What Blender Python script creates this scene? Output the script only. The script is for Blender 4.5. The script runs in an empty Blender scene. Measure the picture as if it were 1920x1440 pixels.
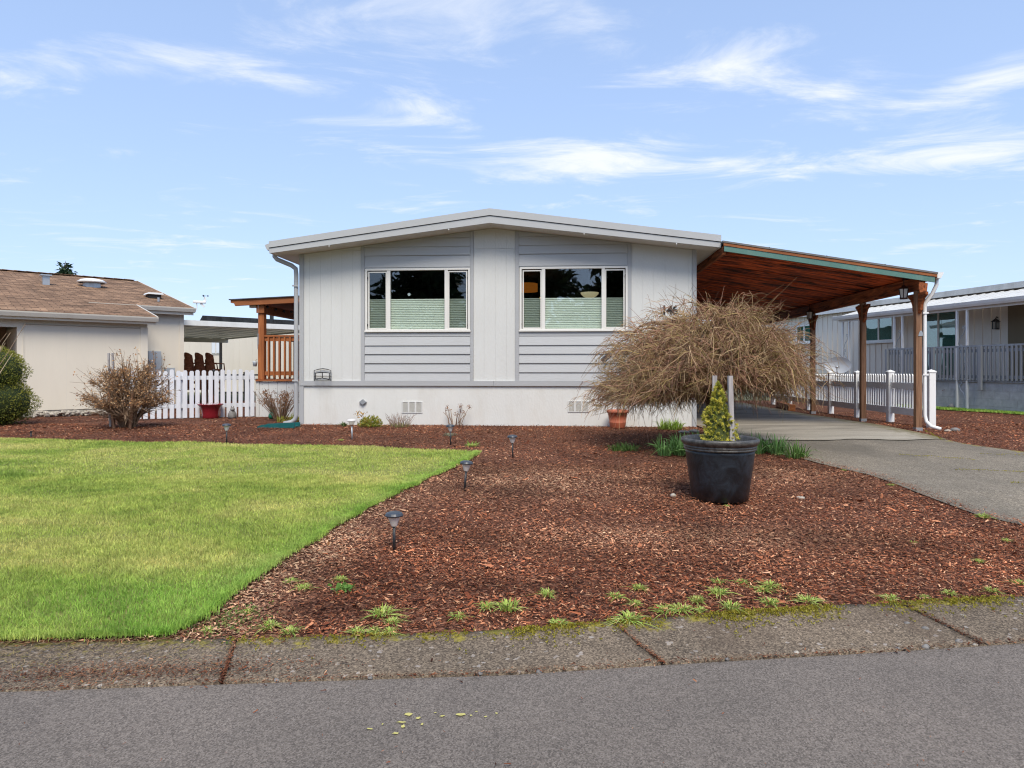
import bpy, math, random
import numpy as np
from mathutils import Matrix, Vector

random.seed(7)
RNG = np.random.default_rng(11)
R = math.radians
scene = bpy.context.scene
COL = scene.collection

# ------------------------------------------------------------------ camera
cam_d = bpy.data.cameras.new('camera')
cam_d.sensor_width = 36.0
cam_d.lens = 24.0
cam_d.shift_y = -0.0141
cam_d.clip_end = 2000
cam = bpy.data.objects.new('camera', cam_d)
cam.location = (0, 0, 1.35)
cam.rotation_euler = (R(90), 0, 0)
COL.objects.link(cam)
scene.camera = cam

# ------------------------------------------------------------------ world, sun, exposure
SUN_EL, SUN_AZ = 54.0, 171.0          # azimuth clockwise from +Y (behind the camera, to the right)
w = bpy.data.worlds.new('World')
scene.world = w
w.use_nodes = True
nt = w.node_tree
nt.nodes.clear()
def wn(t, **k):
    n = nt.nodes.new(t)
    for a, b in k.items():
        setattr(n, a, b)
    return n
def wm(op, a, b=None, clamp=False):
    n = wn('ShaderNodeMath', operation=op, use_clamp=clamp)
    for i, v in enumerate((a, b)):
        if v is None:
            continue
        if isinstance(v, (int, float)):
            n.inputs[i].default_value = v
        else:
            nt.links.new(v, n.inputs[i])
    return n.outputs[0]
sky = wn('ShaderNodeTexSky', sky_type='NISHITA')
sky.sun_disc = False
sky.sun_elevation = R(SUN_EL)
sky.sun_rotation = R(SUN_AZ)
sky.air_density = 1.0
sky.dust_density = 0.7
sky.ozone_density = 2.2
tc = wn('ShaderNodeTexCoord')
sep = wn('ShaderNodeSeparateXYZ')
nt.links.new(tc.outputs['Generated'], sep.inputs[0])
dz = wm('MAXIMUM', sep.outputs[2], 0.02)
cx = wm('DIVIDE', sep.outputs[0], dz)
cy = wm('DIVIDE', sep.outputs[1], dz)
comb = wn('ShaderNodeCombineXYZ')
nt.links.new(wm('MULTIPLY', cx, 0.62), comb.inputs[0])
nt.links.new(cy, comb.inputs[1])
comb.inputs[2].default_value = 3.1
nz = wn('ShaderNodeTexNoise')
nz.inputs['Scale'].default_value = 1.9
nz.inputs['Detail'].default_value = 12
nz.inputs['Roughness'].default_value = 0.64
nz.inputs['Distortion'].default_value = 0.7
nt.links.new(comb.outputs[0], nz.inputs['Vector'])
# cloud banks: broad soft patches of the high cirrus layer (cloud-plane coordinates)
bank = None
for (bx, by, sx, sy, amp) in [(0.42, 3.18, 0.57, 0.33, 0.256), (1.31, 3.43, 0.32, 0.17, 0.166), (2.08, 3.18, 0.47, 0.29, 0.269), (1.67, 2.4, 0.21, 0.3, 0.218), (0.63, 2.2, 0.29, 0.21, 0.166), (-1.15, 2.23, 0.4, 0.15, 0.192), (-0.83, 2.42, 0.21, 0.12, 0.166), (-0.32, 2.6, 0.34, 0.1, 0.179), (-0.69, 2.75, 0.41, 0.07, 0.166), (-1.39, 2.89, 0.16, 0.09, 0.154), (1.13, 2.4, 0.21, 0.3, 0.128), (0.16, 4.16, 0.23, 0.14, 0.128), (-3.41, 5.66, 0.31, 0.23, 0.128), (-2.23, 5.49, 0.26, 0.2, 0.128), (3.24, 5.69, 0.18, 0.26, 0.154)]:
    ex = wm('POWER', wm('DIVIDE', wm('SUBTRACT', cx, bx), sx), 2)
    ey = wm('POWER', wm('DIVIDE', wm('SUBTRACT', cy, by), sy), 2)
    gss = wm('MULTIPLY', wm('POWER', 2.718, wm('MULTIPLY', wm('ADD', ex, ey), -1)), amp)
    bank = gss if bank is None else wm('ADD', bank, gss)
cl = wm('ADD', nz.outputs['Fac'], bank)
mr = wn('ShaderNodeMapRange', interpolation_type='SMOOTHSTEP')
mr.inputs['From Min'].default_value = 0.53
mr.inputs['From Max'].default_value = 0.84
mr.inputs['To Max'].default_value = 0.92
nt.links.new(cl, mr.inputs['Value'])
fac = wm('MULTIPLY', mr.outputs[0], wm('MULTIPLY', wm('SUBTRACT', sep.outputs[2], 0.015), 14.0, True), True)
mixc = wn('ShaderNodeMixRGB')
nt.links.new(fac, mixc.inputs[0])
lift = wn('ShaderNodeMixRGB', blend_type='MULTIPLY')
lift.inputs[0].default_value = 1
lift.inputs[2].default_value = (1.76, 2.05, 2.62, 1)
gam = wn('ShaderNodeGamma')
gam.inputs['Gamma'].default_value = 0.40
nt.links.new(sky.outputs[0], gam.inputs['Color'])
nt.links.new(gam.outputs[0], lift.inputs[1])
nt.links.new(lift.outputs[0], mixc.inputs[1])
mixc.inputs[2].default_value = (4.6, 4.75, 5.0, 1)
bg = wn('ShaderNodeBackground')
bg.inputs['Strength'].default_value = 0.135
nt.links.new(mixc.outputs[0], bg.inputs['Color'])
wo = wn('ShaderNodeOutputWorld')
nt.links.new(bg.outputs[0], wo.inputs['Surface'])

sun_d = bpy.data.lights.new('sun', 'SUN')
sun_d.energy = 2.5
sun_d.angle = R(28)
sun_d.color = (1.0, 0.925, 0.80)
sun = bpy.data.objects.new('sun', sun_d)
az = R(SUN_AZ)
sdir = Vector((math.sin(az) * math.cos(R(SUN_EL)), math.cos(az) * math.cos(R(SUN_EL)), math.sin(R(SUN_EL))))
sun.rotation_euler = (-sdir).to_track_quat('-Z', 'Y').to_euler()
COL.objects.link(sun)

scene.view_settings.view_transform = 'Standard'
scene.view_settings.look = 'None'
scene.view_settings.exposure = 0.7
scene.view_settings.gamma = 1
scene.view_settings.use_curve_mapping = False
scene.render.film_transparent = False
scene.cycles.max_bounces = 6
scene.cycles.adaptive_threshold = 0.012
scene.cycles.transparent_max_bounces = 16
scene.cycles.use_denoising = True
scene.cycles.filter_width = 1.15

# ------------------------------------------------------------------ terrain
GK = np.array([(-300, 0), (3.3, 0), (3.8, .04), (5, .12), (6.5, .2), (8.6, .25), (10.5, .29), (12.5, .32), (16, .28), (30, .25), (400, .25)])
def G(x, y):
    x = np.asarray(x, float); y = np.asarray(y, float)
    z = np.interp(y, GK[:, 0], GK[:, 1])
    k = np.clip((y - 3.9) / 1.5, 0, 1) * np.clip((12.2 - y) / .8 + .35, .35, 1)
    return z + k * (.010 * np.sin(1.7 * x + .6 * y) * np.sin(1.3 * y - .8 * x) + .006 * np.sin(4.1 * x + 1.3) * np.sin(3.3 * y))
def gz(x, y):
    return float(G(x, y))

# ------------------------------------------------------------------ materials
MATS = {}
class NG:
    def __init__(s, name):
        s.m = bpy.data.materials.new(name)
        s.m.use_nodes = True
        s.t = s.m.node_tree
        s.t.nodes.clear()
        s.out = s.n('ShaderNodeOutputMaterial')
    def n(s, ty, **k):
        n = s.t.nodes.new(ty)
        for a, b in k.items():
            setattr(n, a, b)
        return n
    def l(s, a, b):
        s.t.links.new(a, b)
    def pos(s, stretch=(1, 1, 1), obj=False, off=(0, 0, 0)):
        if obj:
            v = s.n('ShaderNodeTexCoord').outputs['Object']
        else:
            v = s.n('ShaderNodeNewGeometry').outputs['Position']
        m = s.n('ShaderNodeMapping')
        m.inputs['Scale'].default_value = stretch
        m.inputs['Location'].default_value = off
        s.l(v, m.inputs['Vector'])
        return m.outputs[0]
    def noise(s, v, scale, detail=4, rough=.55, dist=0):
        n = s.n('ShaderNodeTexNoise')
        n.inputs['Scale'].default_value = scale
        n.inputs['Detail'].default_value = detail
        n.inputs['Roughness'].default_value = rough
        n.inputs['Distortion'].default_value = dist
        s.l(v, n.inputs['Vector'])
        return n.outputs['Fac']
    def vor(s, v, scale, feature='F1', out='Color', rnd=1):
        n = s.n('ShaderNodeTexVoronoi', feature=feature)
        n.inputs['Scale'].default_value = scale
        n.inputs['Randomness'].default_value = rnd
        s.l(v, n.inputs['Vector'])
        return n.outputs[out]
    def ramp(s, f, stops):
        r = s.n('ShaderNodeValToRGB')
        e = r.color_ramp.elements
        while len(e) < len(stops):
            e.new(.5)
        for i, (p, c) in enumerate(stops):
            e[i].position = p
            e[i].color = c if len(c) == 4 else (*c, 1)
        s.l(f, r.inputs[0])
        return r.outputs[0]
    def mix(s, f, a, b, mode='MIX'):
        m = s.n('ShaderNodeMixRGB', blend_type=mode)
        for i, v in enumerate((f, a, b)):
            if isinstance(v, (int, float)):
                m.inputs[i].default_value = v if i == 0 else (v, v, v, 1)
            elif isinstance(v, tuple):
                m.inputs[i].default_value = v if len(v) == 4 else (*v, 1)
            else:
                s.l(v, m.inputs[i])
        return m.outputs[0]
    def bw(s, c):
        n = s.n('ShaderNodeRGBToBW'); s.l(c, n.inputs[0]); return n.outputs[0]
    def math(s, op, a, b=0, clamp=False):
        n = s.n('ShaderNodeMath', operation=op, use_clamp=clamp)
        for i, v in enumerate((a, b)):
            if isinstance(v, (int, float)):
                n.inputs[i].default_value = v
            else:
                s.l(v, n.inputs[i])
        return n.outputs[0]
    def bump(s, h, dist, strength=1):
        b = s.n('ShaderNodeBump')
        b.inputs['Distance'].default_value = dist
        b.inputs['Strength'].default_value = strength
        s.l(h, b.inputs['Height'])
        return b.outputs[0]
    def attr(s, name='col'):
        return s.n('ShaderNodeAttribute', attribute_name=name).outputs['Color']
    def done(s, base, rough=.6, spec=.4, metal=0, normal=None, trans=0, tcol=None, emis=None, estr=0):
        p = s.n('ShaderNodeBsdfPrincipled')
        if isinstance(base, tuple):
            p.inputs['Base Color'].default_value = (*base, 1)
        else:
            s.l(base, p.inputs['Base Color'])
        if isinstance(rough, (int, float)):
            p.inputs['Roughness'].default_value = rough
        else:
            s.l(rough, p.inputs['Roughness'])
        p.inputs['Specular IOR Level'].default_value = spec
        p.inputs['Metallic'].default_value = metal
        if normal is not None:
            s.l(normal, p.inputs['Normal'])
        if emis:
            p.inputs['Emission Color'].default_value = (*emis, 1)
            p.inputs['Emission Strength'].default_value = estr
        o = p.outputs[0]
        if trans > 0:
            t = s.n('ShaderNodeBsdfTranslucent')
            b = tcol if tcol is not None else base
            if isinstance(b, tuple):
                t.inputs['Color'].default_value = (*b, 1)
            else:
                s.l(b, t.inputs['Color'])
            mx = s.n('ShaderNodeMixShader')
            mx.inputs[0].default_value = trans
            s.l(o, mx.inputs[1]); s.l(t.outputs[0], mx.inputs[2])
            o = mx.outputs[0]
        s.l(o, s.out.inputs['Surface'])
        return s.m

def sc(c, k):
    return tuple(min(1, v * k) for v in c)

def mat(name, col, rough=.6, var=.12, scale=6, bump=0, bscale=80, stretch=(1, 1, 1), spec=.4, metal=0, col2=None,
        dirt=None, dscale=1.2, damt=.25, emis=None, estr=0, obj=False):
    """painted / plain surface: large soft variation, fine grain relief, optional dirt blotches"""
    if name in MATS:
        return MATS[name]
    g = NG(name)
    v = g.pos(stretch, obj)
    f = g.noise(v, scale, 5, .6)
    c = g.ramp(f, [(.25, sc(col, 1 - var)), (.75, sc(col2 or col, 1 + var))])
    if dirt:
        d = g.ramp(g.noise(g.pos((1, 1, .35)), dscale, 7, .7), [(.48, (0, 0, 0)), (.72, (1, 1, 1))])
        c = g.mix(g.math('MULTIPLY', g.bw(d), damt), c, dirt)
    nrm = None
    if bump:
        nrm = g.bump(g.noise(v, bscale, 3, .6), bump)
    MATS[name] = g.done(c, rough, spec, metal, nrm, emis=emis, estr=estr)
    return MATS[name]

def wood(name, light, dark, along='x', scale=3.0, streak=.5, rough=.7, knots=True, contrast=(.36, .66)):
    if name in MATS:
        return MATS[name]
    g = NG(name)
    st = {'x': (.12, 1.6, 1.6), 'y': (1.6, .12, 1.6), 'z': (1.6, 1.6, .12)}[along]
    rnd = g.n('ShaderNodeObjectInfo').outputs['Random']
    v0 = g.pos(st)
    add = g.n('ShaderNodeVectorMath', operation='ADD')
    cmb = g.n('ShaderNodeCombineXYZ')
    g.l(g.math('MULTIPLY', rnd, 37.0), cmb.inputs[0]); g.l(g.math('MULTIPLY', rnd, 17.0), cmb.inputs[1])
    g.l(v0, add.inputs[0]); g.l(cmb.outputs[0], add.inputs[1])
    v = add.outputs[0]
    f = g.noise(v, scale * 4, 7, .65, 1.2)
    fine = g.noise(v, scale * 30, 3, .6)
    f = g.math('ADD', g.math('MULTIPLY', f, 1 - streak * .4), g.math('MULTIPLY', fine, streak * .4))
    c = g.ramp(f, [(contrast[0], dark), (contrast[1], light)])
    c = g.mix(g.math('MULTIPLY', rnd, .25), c, sc(dark, 1.4))
    MATS[name] = g.done(c, rough, .25, 0, g.bump(f, .004))
    return MATS[name]

def attrmat(name, rough=.7, spec=.2, trans=0, noise=None, mul=1.0):
    if name in MATS:
        return MATS[name]
    g = NG(name)
    c = g.attr()
    if noise:
        f = g.noise(g.pos(), noise[0], 4, .6)
        c = g.mix(1.0, c, g.ramp(f, [(.3, (noise[1],) * 3), (.7, (noise[2],) * 3)]), 'MULTIPLY')
    MATS[name] = g.done(c, rough, spec, trans=trans)
    return MATS[name]

# --- paints and trims
M_SIDE = mat('white_siding_paint', (.615, .615, .59), .55, .03, 1.4, bump=.0035, bscale=34, stretch=(1, 1, .55), spec=.35, dirt=(.56, .545, .51), dscale=.9, damt=.28)
M_GREY = mat('grey_trim_paint', (.40, .405, .41), .5, .04, 1.6, bump=.0012, bscale=60, stretch=(.3, 1, 1.5), dirt=(.36, .36, .36), damt=.2)
M_LAP = mat('grey_lap_paint', (.455, .46, .46), .5, .045, 1.8, bump=.0022, bscale=42, stretch=(.22, 1, 1.6), dirt=(.38, .38, .38), damt=.2)
M_FASC = mat('grey_fascia_paint', (.44, .445, .445), .45, .04, 1.5, bump=.0006, bscale=50, dirt=(.40, .39, .37), damt=.3)
M_SOFF = mat('soffit_paint', (.62, .60, .55), .6, .05, 2)
M_VINYL = mat('white_vinyl', (.80, .80, .79), .35, .02, 2, dirt=(.62, .63, .58), dscale=3, damt=.25)
M_WINF = mat('window_frame_almond', (.72, .70, .655), .4, .03, 3)
M_PICK = mat('white_picket_paint', (.70, .72, .76), .6, .06, 4, bump=.0015, bscale=50, stretch=(1, 1, .15), dirt=(.48, .47, .44), dscale=4, damt=.35)
M_CREAM = mat('cream_siding', (.72, .655, .545), .65, .035, 1.2, bump=.0015, bscale=40, stretch=(1, 1, .1), dirt=(.55, .50, .42), damt=.22)
M_CREAMT = mat('cream_gutter_metal', (.66, .62, .545), .4, .04, 2, dirt=(.45, .42, .36), dscale=2.5, damt=.35)
M_TAN = mat('tan_house_siding', (.80, .725, .62), .65, .05, 1.5, bump=.001, bscale=40, stretch=(1, 1, .1), dirt=(.45, .41, .36), damt=.25)
M_WHITEM = mat('white_metal', (.78, .78, .76), .4, .03, 2, dirt=(.52, .51, .47), dscale=2.2, damt=.4)
M_DKGREY = mat('grey_deck_paint', (.27, .285, .30), .6, .08, 4, bump=.001, bscale=60, stretch=(1, 1, .3), dirt=(.13, .13, .14), damt=.3)
M_BLOCK = None
M_BLACKI = mat('black_iron', (.012, .012, .013), .45, .2, 20, spec=.5)
M_BLACKP = mat('black_plastic', (.015, .016, .018), .4, .15, 20, spec=.5)
M_DARK = mat('dark_void', (.03, .026, .024), .8, .2, 3)
M_ROOM = mat('dim_room_wall', (.16, .14, .12), .8, .15, 2)
M_TEAL = mat('teal_flashing', (.095, .20, .17), .45, .12, 3, dirt=(.2, .26, .22), dscale=5, damt=.5)
M_GREYMET = mat('galvanised_metal', (.42, .44, .46), .4, .08, 6, metal=.6)
M_METER = mat('meter_box_grey', (.42, .45, .48), .45, .05, 4)
M_STAKE = wood('weathered_stake', (.50, .47, .46), (.25, .23, .225), 'z', 3)
M_POST = wood('brown_post_wood', (.34, .195, .115), (.12, .055, .028), 'z', 2.2, contrast=(.34, .68))
M_REDWOOD = wood('red_stained_wood', (.80, .145, .034), (.03, .008, .005), 'x', .8, contrast=(.43, .575))
M_BEAM = wood('red_stained_beam', (.50, .15, .05), (.07, .022, .01), 'y', 1.9, contrast=(.38, .64))
M_FASW = wood('orange_fascia_wood', (.40, .15, .055), (.16, .05, .018), 'x', 1.8, contrast=(.3, .7))
M_DECKW = wood('orange_deck_wood', (.46, .165, .055), (.19, .055, .018), 'z', 2.2, contrast=(.3, .7))
M_DECKX = wood('orange_deck_rail', (.47, .17, .06), (.2, .06, .02), 'x', 2.2, contrast=(.3, .7))
M_DECKRED = wood('red_deck_ceiling', (.30, .04, .02), (.10, .015, .008), 'x', 2.0)
M_TERRA = mat('terracotta_plastic', (.42, .115, .055), .55, .07, 8, dirt=(.48, .22, .14), dscale=9, damt=.35)
M_REDPOT = mat('red_glazed_ceramic', (.23, .012, .022), .18, .2, 9, spec=.6)
M_STONE = mat('grey_stone', (.20, .19, .18), .8, .3, 14, bump=.004, bscale=30)
M_SOIL = mat('potting_soil', (.06, .045, .036), .95, .4, 60, bump=.01, bscale=90)
M_BARK = mat('tree_bark', (.15, .105, .075), .9, .35, 14, bump=.012, bscale=30, stretch=(1, 1, .35))
M_SPLASH = mat('green_plastic', (.006, .095, .095), .5, .15, 6)
M_BROWNWALL = mat('brown_shed_wall', (.09, .055, .035), .8, .2, 3, bump=.003, bscale=40, stretch=(1, 1, .2))

# black pot: mottled plastic with rubbed blue-grey patches
g = NG('black_pot_plastic')
v = g.pos()
a = g.ramp(g.noise(v, 7, 6, .7, .8), [(.42, (.007, .009, .012)), (.62, (.020, .028, .038)), (.8, (.05, .062, .075))])
s1 = g.ramp(g.noise(g.pos((1, 1, .6)), 55, 4, .7, 1.5), [(.66, (0, 0, 0)), (.76, (1, 1, 1))])
a = g.mix(g.math('MULTIPLY', g.bw(s1), .35), a, (.10, .115, .13))
M_POT = g.done(a, .38, .5, normal=g.bump(g.noise(v, 40, 3), .002))
g = NG('worn_pot_rim')
v = g.pos()
nrm = g.n('ShaderNodeSeparateXYZ'); g.l(g.n('ShaderNodeNewGeometry').outputs['Normal'], nrm.inputs[0])
a = g.ramp(g.noise(v, 22, 5, .7), [(.35, (.02, .019, .018)), (.65, (.10, .095, .085))])
M_POTRIM = g.done(a, .42, .5, normal=g.bump(g.noise(v, 50, 3), .002))
M_POTIN = mat('pot_inner', (.055, .058, .062), .6, .15, 9)

# glass
def glass(name, tint, refl=1.0, ior=1.52):
    g = NG(name)
    tr = g.n('ShaderNodeBsdfTransparent'); tr.inputs['Color'].default_value = (*tint, 1)
    gl = g.n('ShaderNodeBsdfGlossy'); gl.inputs['Roughness'].default_value = .012
    gl.inputs['Color'].default_value = (.95, .97, 1, 1)
    lw_ = g.n('ShaderNodeLayerWeight'); lw_.inputs['Blend'].default_value = .5
    fr = g.math('ADD', g.math('MULTIPLY', g.math('POWER', lw_.outputs['Facing'], 5.0), .95), .043)
    bmp = g.bump(g.noise(g.pos(), 1.6, 2), .0016)
    g.l(bmp, gl.inputs['Normal'])
    f = g.math('MULTIPLY', fr, refl, True)
    mx = g.n('ShaderNodeMixShader'); g.l(f, mx.inputs[0])
    g.l(tr.outputs[0], mx.inputs[1]); g.l(gl.outputs[0], mx.inputs[2])
    g.l(mx.outputs[0], g.out.inputs['Surface'])
    return g.m
M_GLASS = glass('window_glass', (.93, .96, .94), 2.0)
M_GLASSD = glass('screened_window_glass', (.74, .77, .75), 1.5)
M_GLASSN = glass('neighbour_window_glass', (.62, .80, .76), 4.0)
M_LENS = glass('lamp_lens', (.78, .77, .74), 1.5)
M_BLIND = mat('pleated_blind_fabric', (.82, .85, .79), .8, .04, 4)
M_CURT = mat('pale_curtain', (.42, .50, .45), .8, .25, 2.5, stretch=(1, 1, .05))

# asphalt
def asphalt(name, cols, scale, tint=None, moss=False, patch=None, bumpd=.004, peb=.90, pamt=.55):
    g = NG(name)
    v = g.pos()
    c1 = g.bw(g.vor(v, scale))
    c = g.ramp(c1, cols)
    c2 = g.ramp(g.bw(g.vor(v, scale * .42)), [(peb, (0, 0, 0)), (peb + .04, (1, 1, 1))])
    stone = g.ramp(g.noise(v, scale * .5, 2), [(.3, (.30, .22, .16)), (.5, (.34, .32, .30)), (.7, (.42, .33, .24))])
    c = g.mix(g.math('MULTIPLY', g.bw(c2), pamt), c, stone)
    big = g.ramp(g.noise(v, .9, 6, .65), [(.3, (.80, .80, .80)), (.7, (1.16, 1.14, 1.12))])
    c = g.mix(1.0, c, big, 'MULTIPLY')
    if patch:
        p = g.ramp(g.noise(g.pos((1, .45, 1), off=(patch[3], 0, 0)), patch[0], 8, .72), [(patch[1], (0, 0, 0)), (patch[1] + .16, (1, 1, 1))])
        c = g.mix(g.math('MULTIPLY', g.bw(p), .6), c, patch[2])
    if moss:
        m = g.attr('moss')
        f = g.math('ADD', g.noise(v, 9, 6, .75), g.math('MULTIPLY', g.bw(m), .37))
        f = g.ramp(f, [(.80, (0, 0, 0)), (.90, (1, 1, 1))])
        mc = g.ramp(g.noise(v, 60, 3), [(.3, (.16, .13, .02)), (.7, (.36, .30, .04))])
        c = g.mix(g.math('MULTIPLY', g.bw(f), .8), c, mc)
    h = g.math('ADD', g.vor(v, scale, out='Distance'), g.noise(v, scale * .5, 3))
    return g.done(c, .85, .25, normal=g.bump(h, bumpd))
M_ROAD = asphalt('road_asphalt', [(.12, (.088, .075, .064)), (.5, (.156, .134, .115)), (.88, (.235, .203, .175))], 185, bumpd=.002, peb=.94, pamt=.6)
M_SLAB = asphalt('aggregate_concrete', [(.1, (.062, .047, .033)), (.5, (.142, .110, .078)), (.9, (.28, .22, .155))], 130, moss=True, patch=(1.4, .52, (.095, .066, .046), 3), bumpd=.0015, peb=.86, pamt=.8)
M_APRON = asphalt('driveway_aggregate', [(.12, (.105, .089, .067)), (.5, (.20, .172, .132)), (.9, (.32, .28, .215))], 110, moss=True, patch=(.75, .48, (.105, .092, .072), 7), bumpd=.003, peb=.88, pamt=.6)
g = NG('driveway_concrete')
v = g.pos((.5, 1.6, 1))
c = g.ramp(g.noise(v, .85, 7, .62, .6), [(.3, (.13, .115, .09)), (.48, (.25, .222, .175)), (.7, (.37, .335, .27))])
c = g.mix(1.0, c, g.ramp(g.bw(g.vor(g.pos(), 120)), [(.1, (.82,) * 3), (.9, (1.15,) * 3)]), 'MULTIPLY')
mo = g.ramp(g.math('ADD', g.noise(g.pos(), 6, 6, .75), g.math('MULTIPLY', g.bw(g.attr('moss')), .42)), [(.74, (0, 0, 0)), (.88, (1, 1, 1))])
c = g.mix(g.math('MULTIPLY', g.bw(mo), .7), c, (.13, .11, .035))
M_DRIVE = g.done(c, .85, .25, normal=g.bump(g.noise(g.pos(), 90, 3), .002))

# mulch base, lawn base, soil
g = NG('mulch_base')
v = g.pos()
c = g.ramp(g.bw(g.vor(g.pos((1, 1.2, 1)), 55)), [(.15, (.045, .019, .012)), (.5, (.125, .052, .032)), (.85, (.28, .135, .085))])
c = g.mix(1.0, c, g.ramp(g.noise(v, 1.1, 5, .6), [(.3, (.72,) * 3), (.7, (1.25,) * 3)]), 'MULTIPLY')
M_MULCH = g.done(c, .95, .1, normal=g.bump(g.math('ADD', g.vor(v, 55, out='Distance'), g.noise(v, 30, 4)), .02))
g = NG('bark_chip')
c = g.attr()
f = g.noise(g.pos(), .55, 6, .62)
c = g.mix(1.0, c, g.ramp(f, [(.30, (.60, .52, .48)), (.5, (1, 1, 1)), (.72, (1.32, 1.38, 1.42))]), 'MULTIPLY')
M_CHIP = g.done(c, .85, .15)
def grassmat(name, dark, mid, yel, k=1.0):
    g = NG(name)
    v = g.pos()
    f = g.noise(g.pos((.7, 1.2, 1)), 1.15, 6, .62, .5)
    c = g.ramp(f, [(.30, dark), (.48, mid), (.68, yel)])
    c = g.mix(1.0, c, g.attr(), 'MULTIPLY')
    c = g.mix(1.0, c, g.ramp(g.noise(v, 7, 4, .6), [(.3, (.8,) * 3), (.7, (1.2,) * 3)]), 'MULTIPLY')
    return g.done(c, .6, .25, trans=.32)
M_GRASS = grassmat('lawn_grass', (.22, .34, .055), (.42, .50, .11), (.62, .59, .20))
M_LAWNB = mat('lawn_soil', (.24, .27, .07), .95, .35, 9, bump=.01, bscale=60, col2=(.19, .19, .06))
M_GROUND = mat('far_ground', (.10, .10, .05), .95, .3, .6, bump=.02, bscale=12)
M_LEAF = attrmat('leaf_mix', .55, .3, trans=.28)
M_DRYLEAF = attrmat('dry_leaf_mix', .8, .1, trans=.12)
M_TWIG = attrmat('twig_mix', .8, .15)

# shingles
def shingles(name, cols):
    g = NG(name)
    v = g.pos((1, 1, 1), obj=True)
    b = g.n('ShaderNodeTexBrick')
    b.offset = .5
    b.inputs['Scale'].default_value = 1
    b.inputs['Brick Width'].default_value = .30
    b.inputs['Row Height'].default_value = .145
    b.inputs['Mortar Size'].default_value = .008
    b.inputs['Bias'].default_value = -.1
    b.inputs['Color1'].default_value = (*cols[0], 1)
    b.inputs['Color2'].default_value = (*cols[1], 1)
    b.inputs['Mortar'].default_value = (*sc(cols[0], .35), 1)
    g.l(v, b.inputs['Vector'])
    c = g.mix(1.0, b.outputs['Color'], g.ramp(g.noise(v, 3.2, 5, .7), [(.3, (.66,) * 3), (.7, (1.35,) * 3)]), 'MULTIPLY')
    c = g.mix(.5, c, g.mix(1.0, c, g.ramp(g.bw(g.vor(g.pos((3.3, 6.9, 1), obj=True), 1.0)), [(.2, (.55,) * 3), (.8, (1.6,) * 3)]), 'MULTIPLY'))
    c = g.mix(1.0, c, g.ramp(g.noise(v, 160, 2), [(.3, (.75,) * 3), (.7, (1.25,) * 3)]), 'MULTIPLY')
    return g.done(c, .9, .15, normal=g.bump(b.outputs['Fac'], -.008))
M_SHING = shingles('brown_shingles', ((.25, .155, .096), (.155, .092, .056)))
M_SHING2 = shingles('grey_shingles', ((.075, .08, .09), (.05, .053, .06)))
g = NG('painted_block')
v = g.pos(obj=True)
b = g.n('ShaderNodeTexBrick'); b.inputs['Scale'].default_value = 1
b.inputs['Brick Width'].default_value = .4; b.inputs['Row Height'].default_value = .2; b.inputs['Mortar Size'].default_value = .012
b.inputs['Color1'].default_value = (.40, .415, .435, 1); b.inputs['Color2'].default_value = (.385, .40, .42, 1); b.inputs['Mortar'].default_value = (.378, .392, .412, 1)
sw = g.n('ShaderNodeSeparateXYZ'); g.l(v, sw.inputs[0]); cb = g.n('ShaderNodeCombineXYZ')
g.l(sw.outputs[0], cb.inputs[0]); g.l(sw.outputs[2], cb.inputs[1]); g.l(cb.outputs[0], b.inputs['Vector'])
c = g.mix(1.0, b.outputs['Color'], g.ramp(g.noise(v, 5, 6, .7), [(.3, (.8,) * 3), (.7, (1.15,) * 3)]), 'MULTIPLY')
M_BLOCK = g.done(c, .7, .3, normal=g.bump(g.math('ADD', b.outputs['Fac'], g.math('MULTIPLY', g.noise(v, 30, 4), -1.0)), -.006))

# ------------------------------------------------------------------ mesh helpers
def tag(o, label=None, cat=None, group=None, kind=None):
    if label: o['label'] = label
    if cat: o['category'] = cat
    if group: o['group'] = group
    if kind: o['kind'] = kind
    return o

def link(name, me, m, parent=None, loc=None):
    o = bpy.data.objects.new(name, me)
    if m is not None and len(me.materials) == 0:
        me.materials.append(m)
    COL.objects.link(o)
    if parent is not None:
        o.parent = parent
    if loc is not None:
        o.location = loc
    return o

def empty(name, loc, rz=0.0, label=None, cat=None, group=None):
    o = bpy.data.objects.new(name, None)
    o.empty_display_size = .1
    o.location = loc
    o.rotation_euler = (0, 0, rz)
    COL.objects.link(o)
    return tag(o, label, cat, group)

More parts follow.
